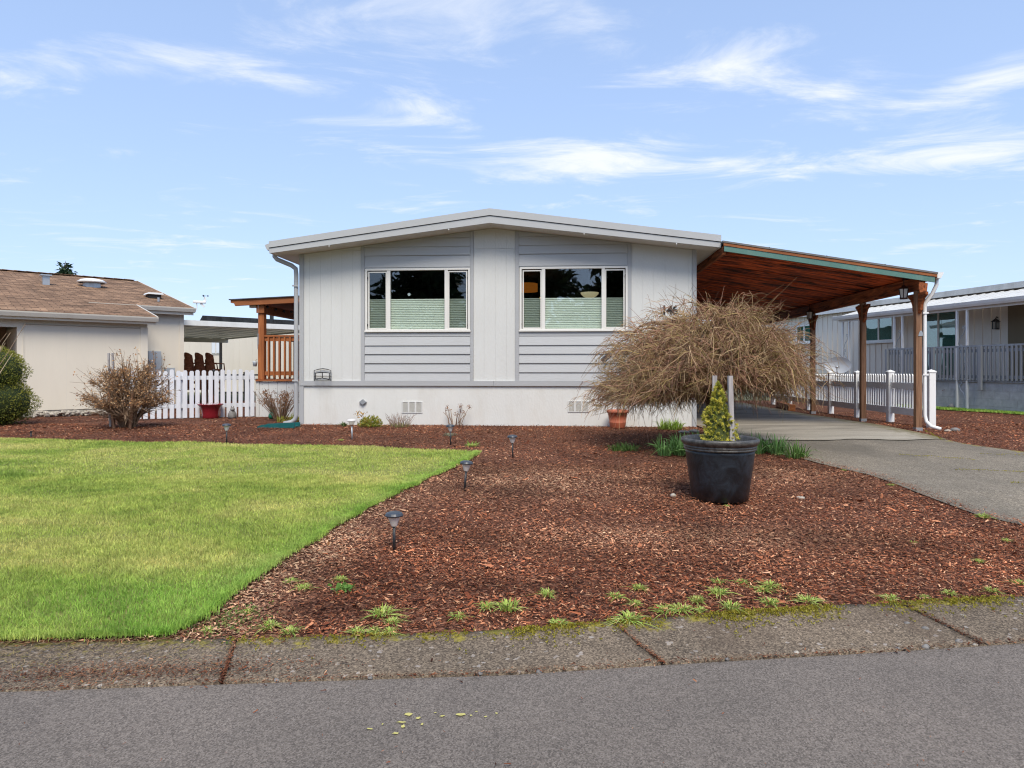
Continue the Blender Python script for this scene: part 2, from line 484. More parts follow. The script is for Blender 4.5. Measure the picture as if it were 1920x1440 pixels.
class MB:
    def __init__(s):
        s.v = []; s.f = []
    def add(s, V, F):
        b = len(s.v)
        s.v += [tuple(p) for p in V]
        s.f += [tuple(i + b for i in q) for q in F]
        return s
    def box(s, x0, x1, y0, y1, z0, z1):
        V = [(x0, y0, z0), (x1, y0, z0), (x1, y1, z0), (x0, y1, z0), (x0, y0, z1), (x1, y0, z1), (x1, y1, z1), (x0, y1, z1)]
        F = [(0, 3, 2, 1), (4, 5, 6, 7), (0, 1, 5, 4), (1, 2, 6, 5), (2, 3, 7, 6), (3, 0, 4, 7)]
        return s.add(V, F)
    def bar(s, a, b, w, h, up=(0, 0, 1)):
        a = Vector(a); b = Vector(b); d = (b - a).normalized()
        u = Vector(up)
        if abs(d.dot(u)) > .98: u = Vector((0, 1, 0))
        sx = d.cross(u).normalized(); sy = sx.cross(d).normalized()
        V = []
        for p in (a, b):
            for i, j in ((-1, -1), (1, -1), (1, 1), (-1, 1)):
                V.append(p + sx * i * w / 2 + sy * j * h / 2)
        F = [(3, 2, 1, 0), (4, 5, 6, 7), (0, 1, 5, 4), (1, 2, 6, 5), (2, 3, 7, 6), (3, 0, 4, 7)]
        return s.add(V, F)
    def prism(s, poly, y0, y1, front=None):
        """polygon in (x,z), extruded along y; front(z)-> y of the front face"""
        n = len(poly)
        V = [(p[0], front(p[1]) if front else y0, p[1]) for p in poly] + [(p[0], y1, p[1]) for p in poly]
        F = [tuple(range(n)), tuple(range(2 * n - 1, n - 1, -1))]
        F += [(i, n + i, n + (i + 1) % n, (i + 1) % n) for i in range(n)]
        return s.add(V, F)
    def tube(s, pts, r, n=8, cap=True):
        pts = [Vector(p) for p in pts]
        if isinstance(r, (int, float)): r = [r] * len(pts)
        V = []; F = []
        ref = None
        for i, p in enumerate(pts):
            t = (pts[min(i + 1, len(pts) - 1)] - pts[max(i - 1, 0)]).normalized()
            if ref is None:
                ref = Vector((0, 0, 1)) if abs(t.z) < .9 else Vector((1, 0, 0))
            sx = t.cross(ref).normalized(); sy = sx.cross(t).normalized(); ref = sy
            for k in range(n):
                a = 2 * math.pi * (k + .5) / n
                V.append(p + (sx * math.cos(a) + sy * math.sin(a)) * r[i])
        for i in range(len(pts) - 1):
            for k in range(n):
                F.append((i * n + k, i * n + (k + 1) % n, (i + 1) * n + (k + 1) % n, (i + 1) * n + k))
        if cap:
            F.append(tuple(range(n - 1, -1, -1))); F.append(tuple((len(pts) - 1) * n + k for k in range(n)))
        return s.add(V, F)
    def lathe(s, prof, c=(0, 0, 0), n=40, wob=0):
        V = []; F = []
        for (r, z) in prof:
            for k in range(n):
                a = 2 * math.pi * k / n
                rr = r * (1 + wob * math.sin(3 * a + z * 9))
                V.append((c[0] + rr * math.cos(a), c[1] + rr * math.sin(a), c[2] + z))
        for i in range(len(prof) - 1):
            for k in range(n):
                F.append((i * n + k, i * n + (k + 1) % n, (i + 1) * n + (k + 1) % n, (i + 1) * n + k))
        return s.add(V, F)
    def blob(s, c, r, n=10, m=7, seed=0, amp=.15):
        rr = random.Random(seed)
        ph = [rr.uniform(0, 6) for _ in range(6)]
        V = []; F = []
        for i in range(m + 1):
            t = math.pi * i / m
            for k in range(n):
                a = 2 * math.pi * k / n
                q = 1 + amp * (math.sin(2 * a + ph[0]) * math.sin(t + ph[1]) + .6 * math.sin(3 * a + ph[2] + t * 2) + .4 * math.sin(5 * t + ph[3]))
                V.append((c[0] + r[0] * q * math.sin(t) * math.cos(a), c[1] + r[1] * q * math.sin(t) * math.sin(a), c[2] + r[2] * q * math.cos(t)))
        for i in range(m):
            for k in range(n):
                F.append((i * n + k, (i + 1) * n + k, (i + 1) * n + (k + 1) % n, i * n + (k + 1) % n))
        return s.add(V, F)
    def mesh(s, name, smooth=False):
        me = bpy.data.meshes.new(name)
        me.from_pydata(s.v, [], s.f)
        me.validate()
        if smooth:
            me.polygons.foreach_set('use_smooth', [True] * len(me.polygons))
        me.update()
        return me
    def build(s, name, m, parent=None, smooth=False, bevel=0, loc=None):
        o = link(name, s.mesh(name, smooth), m, parent, loc)
        if bevel:
            b = o.modifiers.new('bevel', 'BEVEL'); b.width = bevel; b.segments = 2; b.limit_method = 'ANGLE'
        return o

def npmesh(name, V, F, col=None, extra=None):
    """V (n,3), F (m,k) with k = 3 or 4; col (n,3) per vertex"""
    V = np.ascontiguousarray(V, np.float32); F = np.ascontiguousarray(F, np.int32)
    me = bpy.data.meshes.new(name)
    me.vertices.add(len(V)); me.vertices.foreach_set('co', V.ravel())
    k = F.shape[1]
    me.loops.add(F.size); me.loops.foreach_set('vertex_index', F.ravel())
    me.polygons.add(len(F))
    me.polygons.foreach_set('loop_start', np.arange(0, F.size, k, dtype=np.int32))
    me.polygons.foreach_set('loop_total', np.full(len(F), k, np.int32))
    me.update(calc_edges=True)
    for nm, c in ((('col', col),) if col is not None else ()) + (tuple(extra.items()) if extra else ()):
        a = me.color_attributes.new(nm, 'FLOAT_COLOR', 'POINT')
        c4 = np.ones((len(V), 4), np.float32); c4[:, :3] = c
        a.data.foreach_set('color', c4.ravel())
    return me

def tubes(P, Rd, n=3):
    """P (N,k,3) polylines, Rd (N,k) radii -> V, F(quads), index of the polyline per vertex"""
    N, k, _ = P.shape
    T = np.gradient(P, axis=1)
    T /= np.linalg.norm(T, axis=2, keepdims=True) + 1e-9
    ref = np.tile(np.array([.31, .22, .92]), (N, k, 1))
    A = np.cross(T, ref); A /= np.linalg.norm(A, axis=2, keepdims=True) + 1e-9
    B = np.cross(T, A)
    V = np.empty((N, k, n, 3))
    for j in range(n):
        a = 2 * math.pi * j / n
        V[:, :, j] = P + (A * math.cos(a) + B * math.sin(a)) * Rd[..., None]
    idx = np.arange(N * k * n).reshape(N, k, n)
    F = np.stack([idx[:, :-1, :], np.roll(idx, -1, 2)[:, :-1, :], np.roll(idx, -1, 2)[:, 1:, :], idx[:, 1:, :]], -1).reshape(-1, 4)
    own = np.repeat(np.arange(N), k * n)
    return V.reshape(-1, 3), F, own

def ribbons(P, D, W):
    """P (N,k,3) blade spines, D (N,3) width direction, W (N,k) half widths"""
    N, k, _ = P.shape
    V = np.stack([P - D[:, None] * W[..., None], P + D[:, None] * W[..., None]], 2)
    idx = np.arange(N * k * 2).reshape(N, k, 2)
    F = np.stack([idx[:, :-1, 0], idx[:, :-1, 1], idx[:, 1:, 1], idx[:, 1:, 0]], -1).reshape(-1, 4)
    return V.reshape(-1, 3), F, np.repeat(np.arange(N), k * 2)

def leaves(C, size, rng, flat=0.0, aspect=.55, up=None):
    """kinked diamond leaf faces at C (N,3)"""
    N = len(C)
    d = rng.normal(size=(N, 3))
    if up is not None:
        d = d * (1 - flat) + up * flat
    d /= np.linalg.norm(d, axis=1, keepdims=True) + 1e-9
    q = rng.normal(size=(N, 3)); e = np.cross(d, q); e /= np.linalg.norm(e, axis=1, keepdims=True) + 1e-9
    nrm = np.cross(d, e)
    s = size[:, None]
    V = np.stack([C, C + d * s * .5 + e * s * aspect * .5 + nrm * s * .12, C + d * s, C + d * s * .5 - e * s * aspect * .5 + nrm * s * .12], 1)
    F = np.arange(N * 4).reshape(N, 4)
    return V.reshape(-1, 3), F, np.repeat(np.arange(N), 4)

def join(parts):
    Vs, Fs, Cs, b = [], [], [], 0
    for V, F, c in parts:
        Vs.append(V); Fs.append(F + b); Cs.append(c); b += len(V)
    return np.concatenate(Vs), np.concatenate(Fs), np.concatenate(Cs)

def inpoly(x, y, poly):
    c = np.zeros(len(x), bool)
    p = np.array(poly)
    for i in range(len(p)):
        x0, y0 = p[i - 1]; x1, y1 = p[i]
        if y0 == y1: continue
        k = ((y0 > y) != (y1 > y)) & (x < (x1 - x0) * (y - y0) / (y1 - y0) + x0)
        c ^= k
    return c

def polydist(x, y, line):
    d = np.full(len(x), 1e9)
    p = np.array(line)
    for i in range(len(p) - 1):
        a = p[i]; b = p[i + 1]; ab = b - a
        t = np.clip(((x - a[0]) * ab[0] + (y - a[1]) * ab[1]) / (ab @ ab), 0, 1)
        d = np.minimum(d, np.hypot(x - a[0] - t * ab[0], y - a[1] - t * ab[1]))
    return d

def sheet(name, poly, dz, m, step=.25, kind='structure', moss=None, parent=None):
    """terrain-following sheet over a polygon, made by triangulating a refined outline + inner grid"""
    import bmesh
    from mathutils.geometry import delaunay_2d_cdt
    pts = []
    n = len(poly)
    for i in range(n):
        a = Vector(poly[i]); b = Vector(poly[(i + 1) % n])
        k = max(1, int((b - a).length / step))
        for j in range(k):
            pts.append(a.lerp(b, j / k))
    nb = len(pts)
    P = np.array(poly)
    gx, gy = np.meshgrid(np.arange(P[:, 0].min(), P[:, 0].max(), step), np.arange(P[:, 1].min(), P[:, 1].max(), step))
    gx = gx.ravel(); gy = gy.ravel()
    ok = inpoly(gx, gy, poly) & (polydist(gx, gy, list(poly) + [poly[0]]) > step * .5)
    pts += [Vector((x, y)) for x, y in zip(gx[ok], gy[ok])]
    r = delaunay_2d_cdt(pts, [(i, (i + 1) % nb) for i in range(nb)], [list(range(nb))], 1, 1e-5)
    V = np.array([(p.x, p.y) for p in r[0]])
    z = G(V[:, 0], V[:, 1]) + dz
    F = np.array([f for f in r[2]], np.int32)
    V3 = np.column_stack([V, z])
    a = V3[F[:, 1]] - V3[F[:, 0]]; b = V3[F[:, 2]] - V3[F[:, 0]]
    fl = (a[:, 0] * b[:, 1] - a[:, 1] * b[:, 0]) < 0
    F[fl] = F[fl][:, ::-1]
    ex = None
    if moss is not None:
        d = polydist(V[:, 0], V[:, 1], moss[0])
        ex = {'moss': np.repeat(np.clip(1 - d / moss[1], 0, 1)[:, None], 3, 1)}
    o = link(name, npmesh(name, V3, F, extra=ex), m, parent)
    if kind: o['kind'] = kind
    return o

# ------------------------------------------------------------------ setting: ground, road, gutter slabs, mulch, lawn, driveway
T_EDGE = [(-9, 3.06), (-4, 3.26), (-2.5, 3.34), (-1.64, 3.38), (-.8, 3.42), (0, 3.49), (.97, 3.66), (1.9, 3.79), (2.93, 3.91), (5, 4.17), (9, 4.6)]
B_EDGE = [(-9, 2.42), (-4, 2.72), (-2.15, 2.86), (-1.1, 2.94), (0, 3.02), (.83, 3.14), (1.62, 3.24), (2.52, 3.36), (5, 3.68), (9, 4.12)]
def edge_at(e, x):
    e = np.array(e)
    return float(np.interp(x, e[:, 0], e[:, 1]))
LAWN = [(-10.5, 3.02), (-4, 3.29), (-2.51, 3.37), (-1.72, 3.42), (-1.64, 3.6), (-1.60, 3.91), (-1.48, 4.74), (-1.2, 5.89), (-.8, 7.34), (-.44, 8.68), (-.45, 8.86),
        (-.7, 8.99), (-1.9, 9.33), (-3.62, 9.62), (-5.97, 10.03), (-7.84, 10.42), (-10.5, 10.9)]
def rag(line, amp, step=.12):
    out = []
    for (a_, b_) in zip(line[:-1], line[1:]):
        n_ = max(1, int(math.dist(a_, b_) / step))
        out += [(a_[0] + (b_[0] - a_[0]) * i / n_ + random.uniform(-amp, amp), a_[1] + (b_[1] - a_[1]) * i / n_ + random.uniform(-amp, amp)) for i in range(n_)]
    return out + [line[-1]]
LAWN_DIAG = rag(LAWN[3:11], .022)
LAWN = LAWN[:3] + LAWN_DIAG + rag(LAWN[11:], .03, .2)
DRIVE_L = [(3.75, 22), (3.34, 12.35), (3.32, 11.04), (3.36, 9.2), (3.62, 8.37), (3.80, 7.28), (3.78, 6.38), (3.80, 5.55), (4.0, 5.15), (4.5, 4.6), (5.2, 4.22)]
DRIVE_R = [(9.2, 4.64), (8.6, 5.2), (7.4, 7.2), (6.75, 8.82), (6.55, 9.9), (6.68, 11.28), (6.80, 13.46), (7.0, 16.7), (7.4, 22)]
DRIVE = DRIVE_L + DRIVE_R

gm = MB()
xs = [-400, -60, -20, 20, 60, 400]
ys = [-400, -60, -9, 0, 3.3, 3.8, 5, 6.5, 8.6, 10.5, 12.5, 16, 30, 60, 400]
V = [(x, y, gz(0, y) - .05) for y in ys for x in xs]
F = [(j * 6 + i, j * 6 + i + 1, (j + 1) * 6 + i + 1, (j + 1) * 6 + i) for j in range(len(ys) - 1) for i in range(5)]
gm.add(V, F)
tag(gm.build('ground', M_GROUND), kind='structure')
sheet('road', [(-60, -9), (60, -9), (60, 7), (9, 4.10)] + [(a, b - .012) for a, b in B_EDGE[::-1][1:-1]] + [(-9, 2.408), (-60, .5)], .004, M_ROAD, .6)
# opposite verge behind the camera
tag(MB().box(-60, 60, -45, -9.05, -.02, .05).build('verge', M_LAWNB), kind='structure')

gut = MB()
kerb = sheet('gutter_strip', [(a_, b_ - .02) for a_, b_ in B_EDGE] + [(a_, b_ + .03) for a_, b_ in T_EDGE[::-1]], -.022, M_MULCH, .3)
J = [(-9, -9), (-6.1, -6.0), (-3.35, -3.2), (-1.37, -1.25), (.53, .69), (2.16, 2.30), (4.4, 4.55), (6.6, 6.8), (9, 9)]
for i in range(len(J) - 1):
    (ta, ba), (tb, bb) = J[i], J[i + 1]
    e = .007
    top = [(x, edge_at(T_EDGE, x) + random.uniform(-.008, .008)) for x in np.linspace(ta + e, tb - e, 12)]
    bot = [(x, edge_at(B_EDGE, x) + random.uniform(-.014, .012)) for x in np.linspace(ba + e, bb - e, 16)]
    o = sheet('slab', bot + top[::-1], .007, M_SLAB, .06, None, moss=(T_EDGE, .30), parent=kerb)
    s = o.modifiers.new('thick', 'SOLIDIFY'); s.thickness = .05; s.offset = -1

mulch = sheet('mulch_bed', T_EDGE + [(22, 6), (22, 24), (-22, 24), (-22, 3.0)], 0, M_MULCH, .3)
sheet('lawn_ground', LAWN, .018, M_LAWNB, .3)
APY = 10.35
def split_y(poly, y, above):
    out = []
    n = len(poly)
    for i in range(n):
        a, b = poly[i], poly[(i + 1) % n]
        ina = (a[1] >= y) == above; inb = (b[1] >= y) == above
        if ina: out.append(a)
        if ina != inb:
            t = (y - a[1]) / (b[1] - a[1]); out.append((a[0] + t * (b[0] - a[0]), y))
    return out
up_ = split_y(DRIVE, APY, True)
fr_ = [(x_, APY - .25 + .06 * (x_ - 3.3) + .07 * math.sin(x_ * 5.1) + random.uniform(-.03, .03)) for x_ in np.linspace(3.5, 6.45, 26)]
i_ = max(range(len(up_)), key=lambda k: -up_[k][1] * 1000 - up_[k][0])
up_ = up_[i_ + 1:] + up_[:i_ + 1]          # ends at the lower left corner
sheet('driveway', up_ + fr_, .021, M_DRIVE, .12, moss=(DRIVE_R, .8))
sheet('driveway_apron', split_y(DRIVE, APY + .4, False), .010, M_APRON, .25, moss=(DRIVE_R, .35))
NLAWN = [(11.0, 19.6), (11.75, 16.6), (12.7, 12), (13.6, 12), (12.36, 16.5), (11.5, 20.2)]
sheet('neighbour_lawn', NLAWN, .02, M_LAWNB, .3)

def scatter(n, x0, x1, y0, y1, keep):
    x = RNG.uniform(x0, x1, n); y = RNG.uniform(y0, y1, n)
    k = keep(x, y)
    return x[k], y[k]

# --- bark chips of the mulch bed
HOUSE_FP = [(-4.02, 12.80), (3.35, 12.27), (4.2, 24), (-3.0, 24)]
def mulch_ok(x, y):
    k = (np.abs(x) < .84 * y + 2.4) & ~inpoly(x, y, LAWN) & ~inpoly(x + RNG.normal(0, .05, len(x)), y + RNG.normal(0, .05, len(x)), DRIVE) & ~inpoly(x, y, HOUSE_FP) & ~inpoly(x, y, NLAWN)
    te = np.array(T_EDGE)
    return k & (y > np.interp(x, te[:, 0], te[:, 1]) + RNG.uniform(-.05, .06, len(x)))
px, py = [], []
for (n, y0, y1) in [(150000, 3.3, 5.2), (150000, 5.2, 8.0), (95000, 8.0, 12.9), (30000, 11, 17)]:
    a, b = scatter(int(n * 1.2), -.84 * y1 - 2.4, .84 * y1 + 2.4, y0, y1, mulch_ok)
    px.append(a); py.append(b)
# chips spilling over the driveway edge, collected along the gutter / road joint and in a patch in front of the lawn
q_ = np.array(DRIVE_L[1:9]); k_ = RNG.integers(0, len(q_) - 1, 3500); t_ = RNG.random((3500, 1))
q_ = q_[k_] + (q_[k_ + 1] - q_[k_]) * t_; px.append(q_[:, 0] + np.abs(RNG.normal(0, .07, 3500))); py.append(q_[:, 1])
xr_ = RNG.uniform(-3, 3.4, 260); px.append(xr_); py.append(RNG.uniform(1.9, 3.1, 260))
xe = RNG.uniform(-3, 4, 3200); px.append(xe); py.append(np.interp(xe, *np.array(B_EDGE).T) - .004 + RNG.normal(0, .009, 3200) * (1 + 1.2 * (np.sin(xe * 4.3) > .3)))
nd_ = 3800; px.append(RNG.normal(-1.75, .42, nd_)); py.append(RNG.normal(3.02, .055, nd_) + .08 * (px[-1] + 1.75))
for (j0, j1) in ((-1.37, -1.25), (.53, .69), (2.16, 2.30)):
    t_ = RNG.random(380) ** .7; xx_ = j0 + (j1 - j0) * t_
    px.append(xx_ + RNG.normal(0, .006, 380)); py.append(np.interp(xx_, *np.array(T_EDGE).T) * (1 - t_) + np.interp(xx_, *np.array(B_EDGE).T) * t_)
extra_n = 260 + 3500 + 3200 + nd_ + 3 * 380
# a few chips washed onto the slabs and road edge
a, b = scatter(1500, -3.2, 3.2, 2.7, 3.9, lambda x, y: (y < np.interp(x, *np.array(T_EDGE).T)) & (y > np.interp(x, *np.array(B_EDGE).T) - .04 - .25 * RNG.random(len(x)) ** 4) & (RNG.random(len(x)) < .5 - .1 * x))
px.append(a); py.append(b)
x = np.concatenate(px); y = np.concatenate(py); N = len(x)
slab_chip = np.zeros(N, bool); slab_chip[N - len(a) - extra_n:] = True
L = (RNG.gamma(3, .0034, N) + .004) * (1 + .8 * (RNG.random(N) < .04)) + .0012 * np.clip(y - 3, 0, 12)
L[slab_chip] *= .6
Wd = L * RNG.uniform(.18, .40, N)
th = RNG.uniform(0, math.pi, N)
d = np.column_stack([np.cos(th), np.sin(th), RNG.normal(0, .22, N)])
e = np.column_stack([-np.sin(th), np.cos(th), RNG.normal(0, .35, N)])
cc = np.column_stack([x, y, G(x, y) + .004 + RNG.gamma(1.5, .005, N) + slab_chip * (.006 + .009 * (x > 3.2))])
nrm = np.cross(d, e)
V = np.stack([cc - d * L[:, None] * .5 - e * Wd[:, None] * .4, cc + d * L[:, None] * .5 - e * Wd[:, None] * .3,
              cc + d * L[:, None] * .45 + e * Wd[:, None] * .5, cc - d * L[:, None] * .5 + e * Wd[:, None] * .45], 1)
V[:, 0] += nrm * (Wd * .25)[:, None]; V[:, 2] += nrm * (Wd * .25)[:, None]
pal = np.array([(.062, .022, .012), (.135, .045, .024), (.215, .078, .040), (.29, .118, .062), (.38, .185, .108), (.50, .31, .20)])
pi = RNG.choice(6, N, p=[.20, .24, .21, .16, .11, .08])
c = pal[pi] * RNG.uniform(.75, 1.25, (N, 1))
# dry, greyed fines along the lawn edge and in a few patches; wetter dark patches by the kerb
dd = polydist(x, y, LAWN_DIAG)
dry = 1.25 * np.clip(1 - dd / .6, 0, 1) * np.clip((7.6 - y) / 2, .25, 1) * RNG.random(N)
dry = np.clip(dry, 0, .9); dry = np.maximum(dry, .8 * np.exp(-((x - .3) / 1.3) ** 2 - ((y - 7.0) / .9) ** 2) * RNG.random(N))
dry = np.maximum(dry, .55 * np.exp(-((x - 1.3) / 1.2) ** 2 - ((y - 5.0) / .35) ** 2) * RNG.random(N))
dry = np.maximum(dry, .5 * np.exp(-((x - 3.0) / .9) ** 2 - ((y - 7.3) / .8) ** 2) * RNG.random(N))
c = c * (1 - dry[:, None]) + np.array((.44, .33, .23)) * dry[:, None]
wet = np.exp(-((x - .05) / .45) ** 2 - ((y - 4.05) / .12) ** 2) + np.exp(-((x + .95) / .35) ** 2 - ((y - 3.72) / .12) ** 2) + .7 * np.exp(-((x - 1.75) / 1.0) ** 2 - ((y - 8.3) / .5) ** 2)
blot = np.sin(1.9 * x + 2.2 * np.sin(1.3 * y)) * np.sin(2.7 * y + 1.7 * np.sin(1.1 * x)) + .6 * np.sin(5.3 * x + 3.1 * y) * np.sin(4.7 * y - 2.9 * x)
c *= np.clip(1 + .32 * blot, .5, 1.55)[:, None]
c *= (1 - .62 * np.clip(wet, 0, 1))[:, None]
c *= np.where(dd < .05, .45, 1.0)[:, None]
c *= np.where(slab_chip & (y < 4), .62, 1.0)[:, None]
c *= np.array((1.24, 1.11, .98))
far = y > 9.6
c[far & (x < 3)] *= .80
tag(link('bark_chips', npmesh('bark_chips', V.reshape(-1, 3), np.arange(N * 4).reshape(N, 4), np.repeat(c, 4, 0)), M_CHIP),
    'loose reddish brown bark chips covering the planting bed', 'bark mulch', kind='stuff')

# --- grass blades
def grass(name, x, y, h, wd, lean, tint, m, dz=.02):
    N = len(x)
    base = np.column_stack([x, y, G(x, y) + dz])
    th = RNG.uniform(0, 2 * math.pi, N)
    ld = np.column_stack([np.cos(th), np.sin(th), np.zeros(N)]) * (RNG.gamma(2, .5, N) * lean)[:, None]
    t = np.array([0, .5, 1.0])
    P = base[:, None] + h[:, None, None] * (t[None, :, None] * np.array([0, 0, 1.0])) + h[:, None, None] * ld[:, None] * (t[None, :, None] ** 2)
    P[:, 2, 2] -= h * .12 * np.linalg.norm(ld, axis=1)
    a = th + math.pi / 2 + RNG.normal(0, .5, N)
    D = np.column_stack([np.cos(a), np.sin(a), np.zeros(N)])
    W = np.column_stack([wd, wd * .85, wd * .18])
    V, F, own = ribbons(P, D, W)
    return link(name, npmesh(name, V, F, tint[own]), m)
lx, ly = [], []
for (n, x0, y0, y1) in [(170000, -5.0, 3.1, 4.9), (190000, -6.6, 4.9, 7.2), (150000, -9.5, 7.2, 10.8)]:
    a, b = scatter(n, x0, .2, y0, y1, lambda x, y: inpoly(x, y, LAWN) & (x > -.82 * y - 1.0))
    lx.append(a); ly.append(b)
a, b = scatter(190000, -10.5, -2.5, 3.0, 10.9, lambda x, y: inpoly(x, y, LAWN) & (x <= -.82 * y - 1.0))
lx.append(a); ly.append(b)
# ragged edge
P = np.array(LAWN_DIAG)
k = RNG.integers(0, len(P) - 1, 15000); t = RNG.random(15000)[:, None]
q = P[k] + (P[k + 1] - P[k]) * t + RNG.normal(0, .022, (15000, 2)); lx.append(q[:, 0]); ly.append(q[:, 1])
P = np.array([(-4, 3.29), (-2.51, 3.37), (-1.72, 3.42)])
k = RNG.integers(0, 2, 4000); t = RNG.random(4000)[:, None]
q = P[k] + (P[k + 1] - P[k]) * t + RNG.normal(0, .02, (4000, 2)); lx.append(q[:, 0]); ly.append(q[:, 1])
x = np.concatenate(lx); y = np.concatenate(ly)
N = len(x)
clump = .5 + .5 * np.sin(2.3 * x + 1.1 * np.sin(1.9 * y)) * np.sin(2.9 * y + 1.3 * np.sin(1.7 * x))
h = RNG.uniform(.012, .030, N) * (.75 + .5 * clump) * (1 + .55 * np.exp(-((y - 3.5) / .35) ** 2) * (RNG.random(N) < .6))
wd = .0014 + .00033 * (y - 3)
tint = np.ones((N, 3)) * RNG.uniform(.7, 1.3, (N, 1))
dead = RNG.random(N) < .10
tint[dead] *= (1.3, 1.1, 1.2)
lush = np.exp(-((x + 2.0) / .9) ** 2 - ((y - 3.75) / .45) ** 2) + .8 * np.clip(1 - polydist(x, y, LAWN_DIAG) / .35, 0, 1)
lush = np.clip(lush, 0, 1)[:, None]
tint *= (1 - lush) + lush * np.array((.72, .98, .75))
grass('lawn_grass', x, y, h, wd, .65, tint, M_GRASS)
tag(bpy.data.objects['lawn_grass'], 'short green and yellowish mown front lawn', 'grass', kind='stuff')
x, y = scatter(60000, 10.5, 14, 12, 20.5, lambda x, y: inpoly(x, y, NLAWN))
N = len(x)
grass('neighbour_grass', x, y, RNG.uniform(.03, .06, N), np.full(N, .006), .6, RNG.uniform(.7, 1.3, (N, 1)) * np.array((.8, 1.0, .8)), M_GRASS)
tag(bpy.data.objects['neighbour_grass'], 'narrow strip of lawn below the grey skirting of the neighbouring porch', 'grass', kind='stuff')
# dry clippings lying on the slabs in front of the lawn
x, y = scatter(5000, -3.2, -1.2, 2.9, 3.45, lambda x, y: (y < np.interp(x, *np.array(T_EDGE).T) + .02) & (RNG.random(len(x)) < np.clip((y - 2.95) * 2.2, .03, 1) * np.clip((-1.3 - x) * 1.2, .1, 1)))
N = len(x); th = RNG.uniform(0, 6.28, N); Ln = RNG.uniform(.012, .04, N)
d = np.column_stack([np.cos(th), np.sin(th), RNG.normal(0, .1, N)]); e = np.column_stack([-np.sin(th), np.cos(th), np.zeros(N)])
P0_ = np.column_stack([x, y, G(x, y) + .018 + RNG.random(N) * .006])
P = np.stack([P0_, P0_ + d * Ln[:, None]], 1)
V, F, own = ribbons(P, e, np.full((N, 2), .0016))
cl_ = np.array([(.26, .20, .09), (.20, .17, .06), (.30, .22, .13), (.12, .08, .045)])[RNG.integers(0, 4, N)]
tag(link('dry_clippings', npmesh('dry_clippings', V, F, cl_[own]), M_DRYLEAF), 'dry grass clippings strewn over the concrete gutter beside the lawn', 'clippings', kind='stuff')
# moss cushions along the slab edge (tiny tufts)
P = np.array(T_EDGE[3:9]); n = 2600
k = RNG.choice(len(P) - 1, n, p=[.06, .10, .24, .34, .26]); t = RNG.random(n)[:, None]
q = P[k] + (P[k + 1] - P[k]) * t; q[:, 1] -= RNG.gamma(1.2, .045, n)
q = q[(np.sin(q[:, 0] * 9.1) * np.sin(q[:, 0] * 3.7 + 1) + .45 * RNG.normal(size=len(q))) > -.1]
N = len(q)
cc = np.column_stack([q, G(q[:, 0], q[:, 1]) + .014])
cc = np.repeat(cc, 5, 0) + RNG.normal(0, .005, (N * 5, 3)) * (1, 1, .3)
for (x0_, y0_, x1_, y1_, n_) in ((4.9, 8.62, 5.6, 8.3, 220), (4.9, 7.55, 6.9, 7.28, 520), (4.95, 6.78, 6.3, 6.52, 420), (6.0, 8.75, 6.7, 8.6, 140), (6.45, 10.2, 6.95, 11.5, 500)):
    t = RNG.random(n_)
    q2 = np.column_stack([x0_ + (x1_ - x0_) * t, y0_ + (y1_ - y0_) * t + .03 * np.sin(t * 17) + RNG.normal(0, .012, n_)])
    cc = np.vstack([cc, np.column_stack([q2, G(q2[:, 0], q2[:, 1]) + .021])])
V, F, own = leaves(cc, RNG.uniform(.006, .014, len(cc)), RNG, .5, .7, np.array((0, 0, 1.0)))
mc = np.array([(.30, .25, .02), (.22, .20, .02), (.36, .31, .05)])[RNG.integers(0, 3, len(cc))]
tag(link('moss', npmesh('moss', V, F, mc[own]), M_LEAF), 'yellow green moss along the back edge of the concrete gutter', 'moss', kind='stuff')
# flaked yellow paint on the road
mb = MB()
for (px_, py_, sx_, sy_) in [(-.40, 2.66, .03, .012), (-.36, 2.63, .016, .008), (-.27, 2.645, .018, .006), (-.20, 2.655, .028, .012), (-.16, 2.65, .010, .005), (-.10, 2.64, .010, .006), (-.42, 2.60, .035, .006),
                             (-.41, 2.57, .014, .010), (-.34, 2.585, .012, .008), (-.53, 2.55, .024, .006), (-.43, 2.52, .022, .008), (-.14, 2.68, .008, .005), (-.30, 2.67, .008, .005), (-.06, 2.665, .008, .008), (-.49, 2.585, .006, .006)]:
    n = 9; a0 = random.random() * 6
    V = [(px_ + sx_ * math.cos(2 * math.pi * i / n) * random.uniform(.25, .9), py_ + sy_ * math.sin(2 * math.pi * i / n) * random.uniform(.5, 1.3), .0085) for i in range(n)]
    mb.add(V, [tuple(range(n))])
tag(mb.build('road_paint', mat('worn_yellow_paint', (.48, .43, .14), .7, .2, 40)), 'flaked remains of yellow paint on the asphalt road', 'road paint', kind='stuff')
# pebbles and stones (things one can pick out)
def stone(name, x, y, r, label, sq=.5, m=None):
    o = MB().blob((0, 0, r * sq * .55), (r, r * .75, r * sq), 10, 6, int(x * 997 + y * 131)).build(name, m or M_STONE, smooth=True, loc=(x, y, gz(x, y)))
    return tag(o, label, 'stone')
M_PALEST = mat('pale_stone', (.42, .38, .32), .8, .2, 20, bump=.003, bscale=40)
stone('pebble', 1.47, 6.22, .030, 'small rounded pale pebble on the mulch left of the black pot', .7, M_PALEST)
stone('flat_stone', 2.62, 6.2, .045, 'flat pale stone on the mulch right of the black pot', .3, M_PALEST)
stone('flat_stone', 3.03, 11.35, .10, 'dark flat stone lying behind the leaf clump at the house corner', .35)
stone('flat_stone', 2.84, 11.28, .09, 'flatter stone beside the dark one at the house corner', .3)
stone('stone', 7.50, 11.55, .09, 'rounded stone at the end of the white carport downspout', .4)
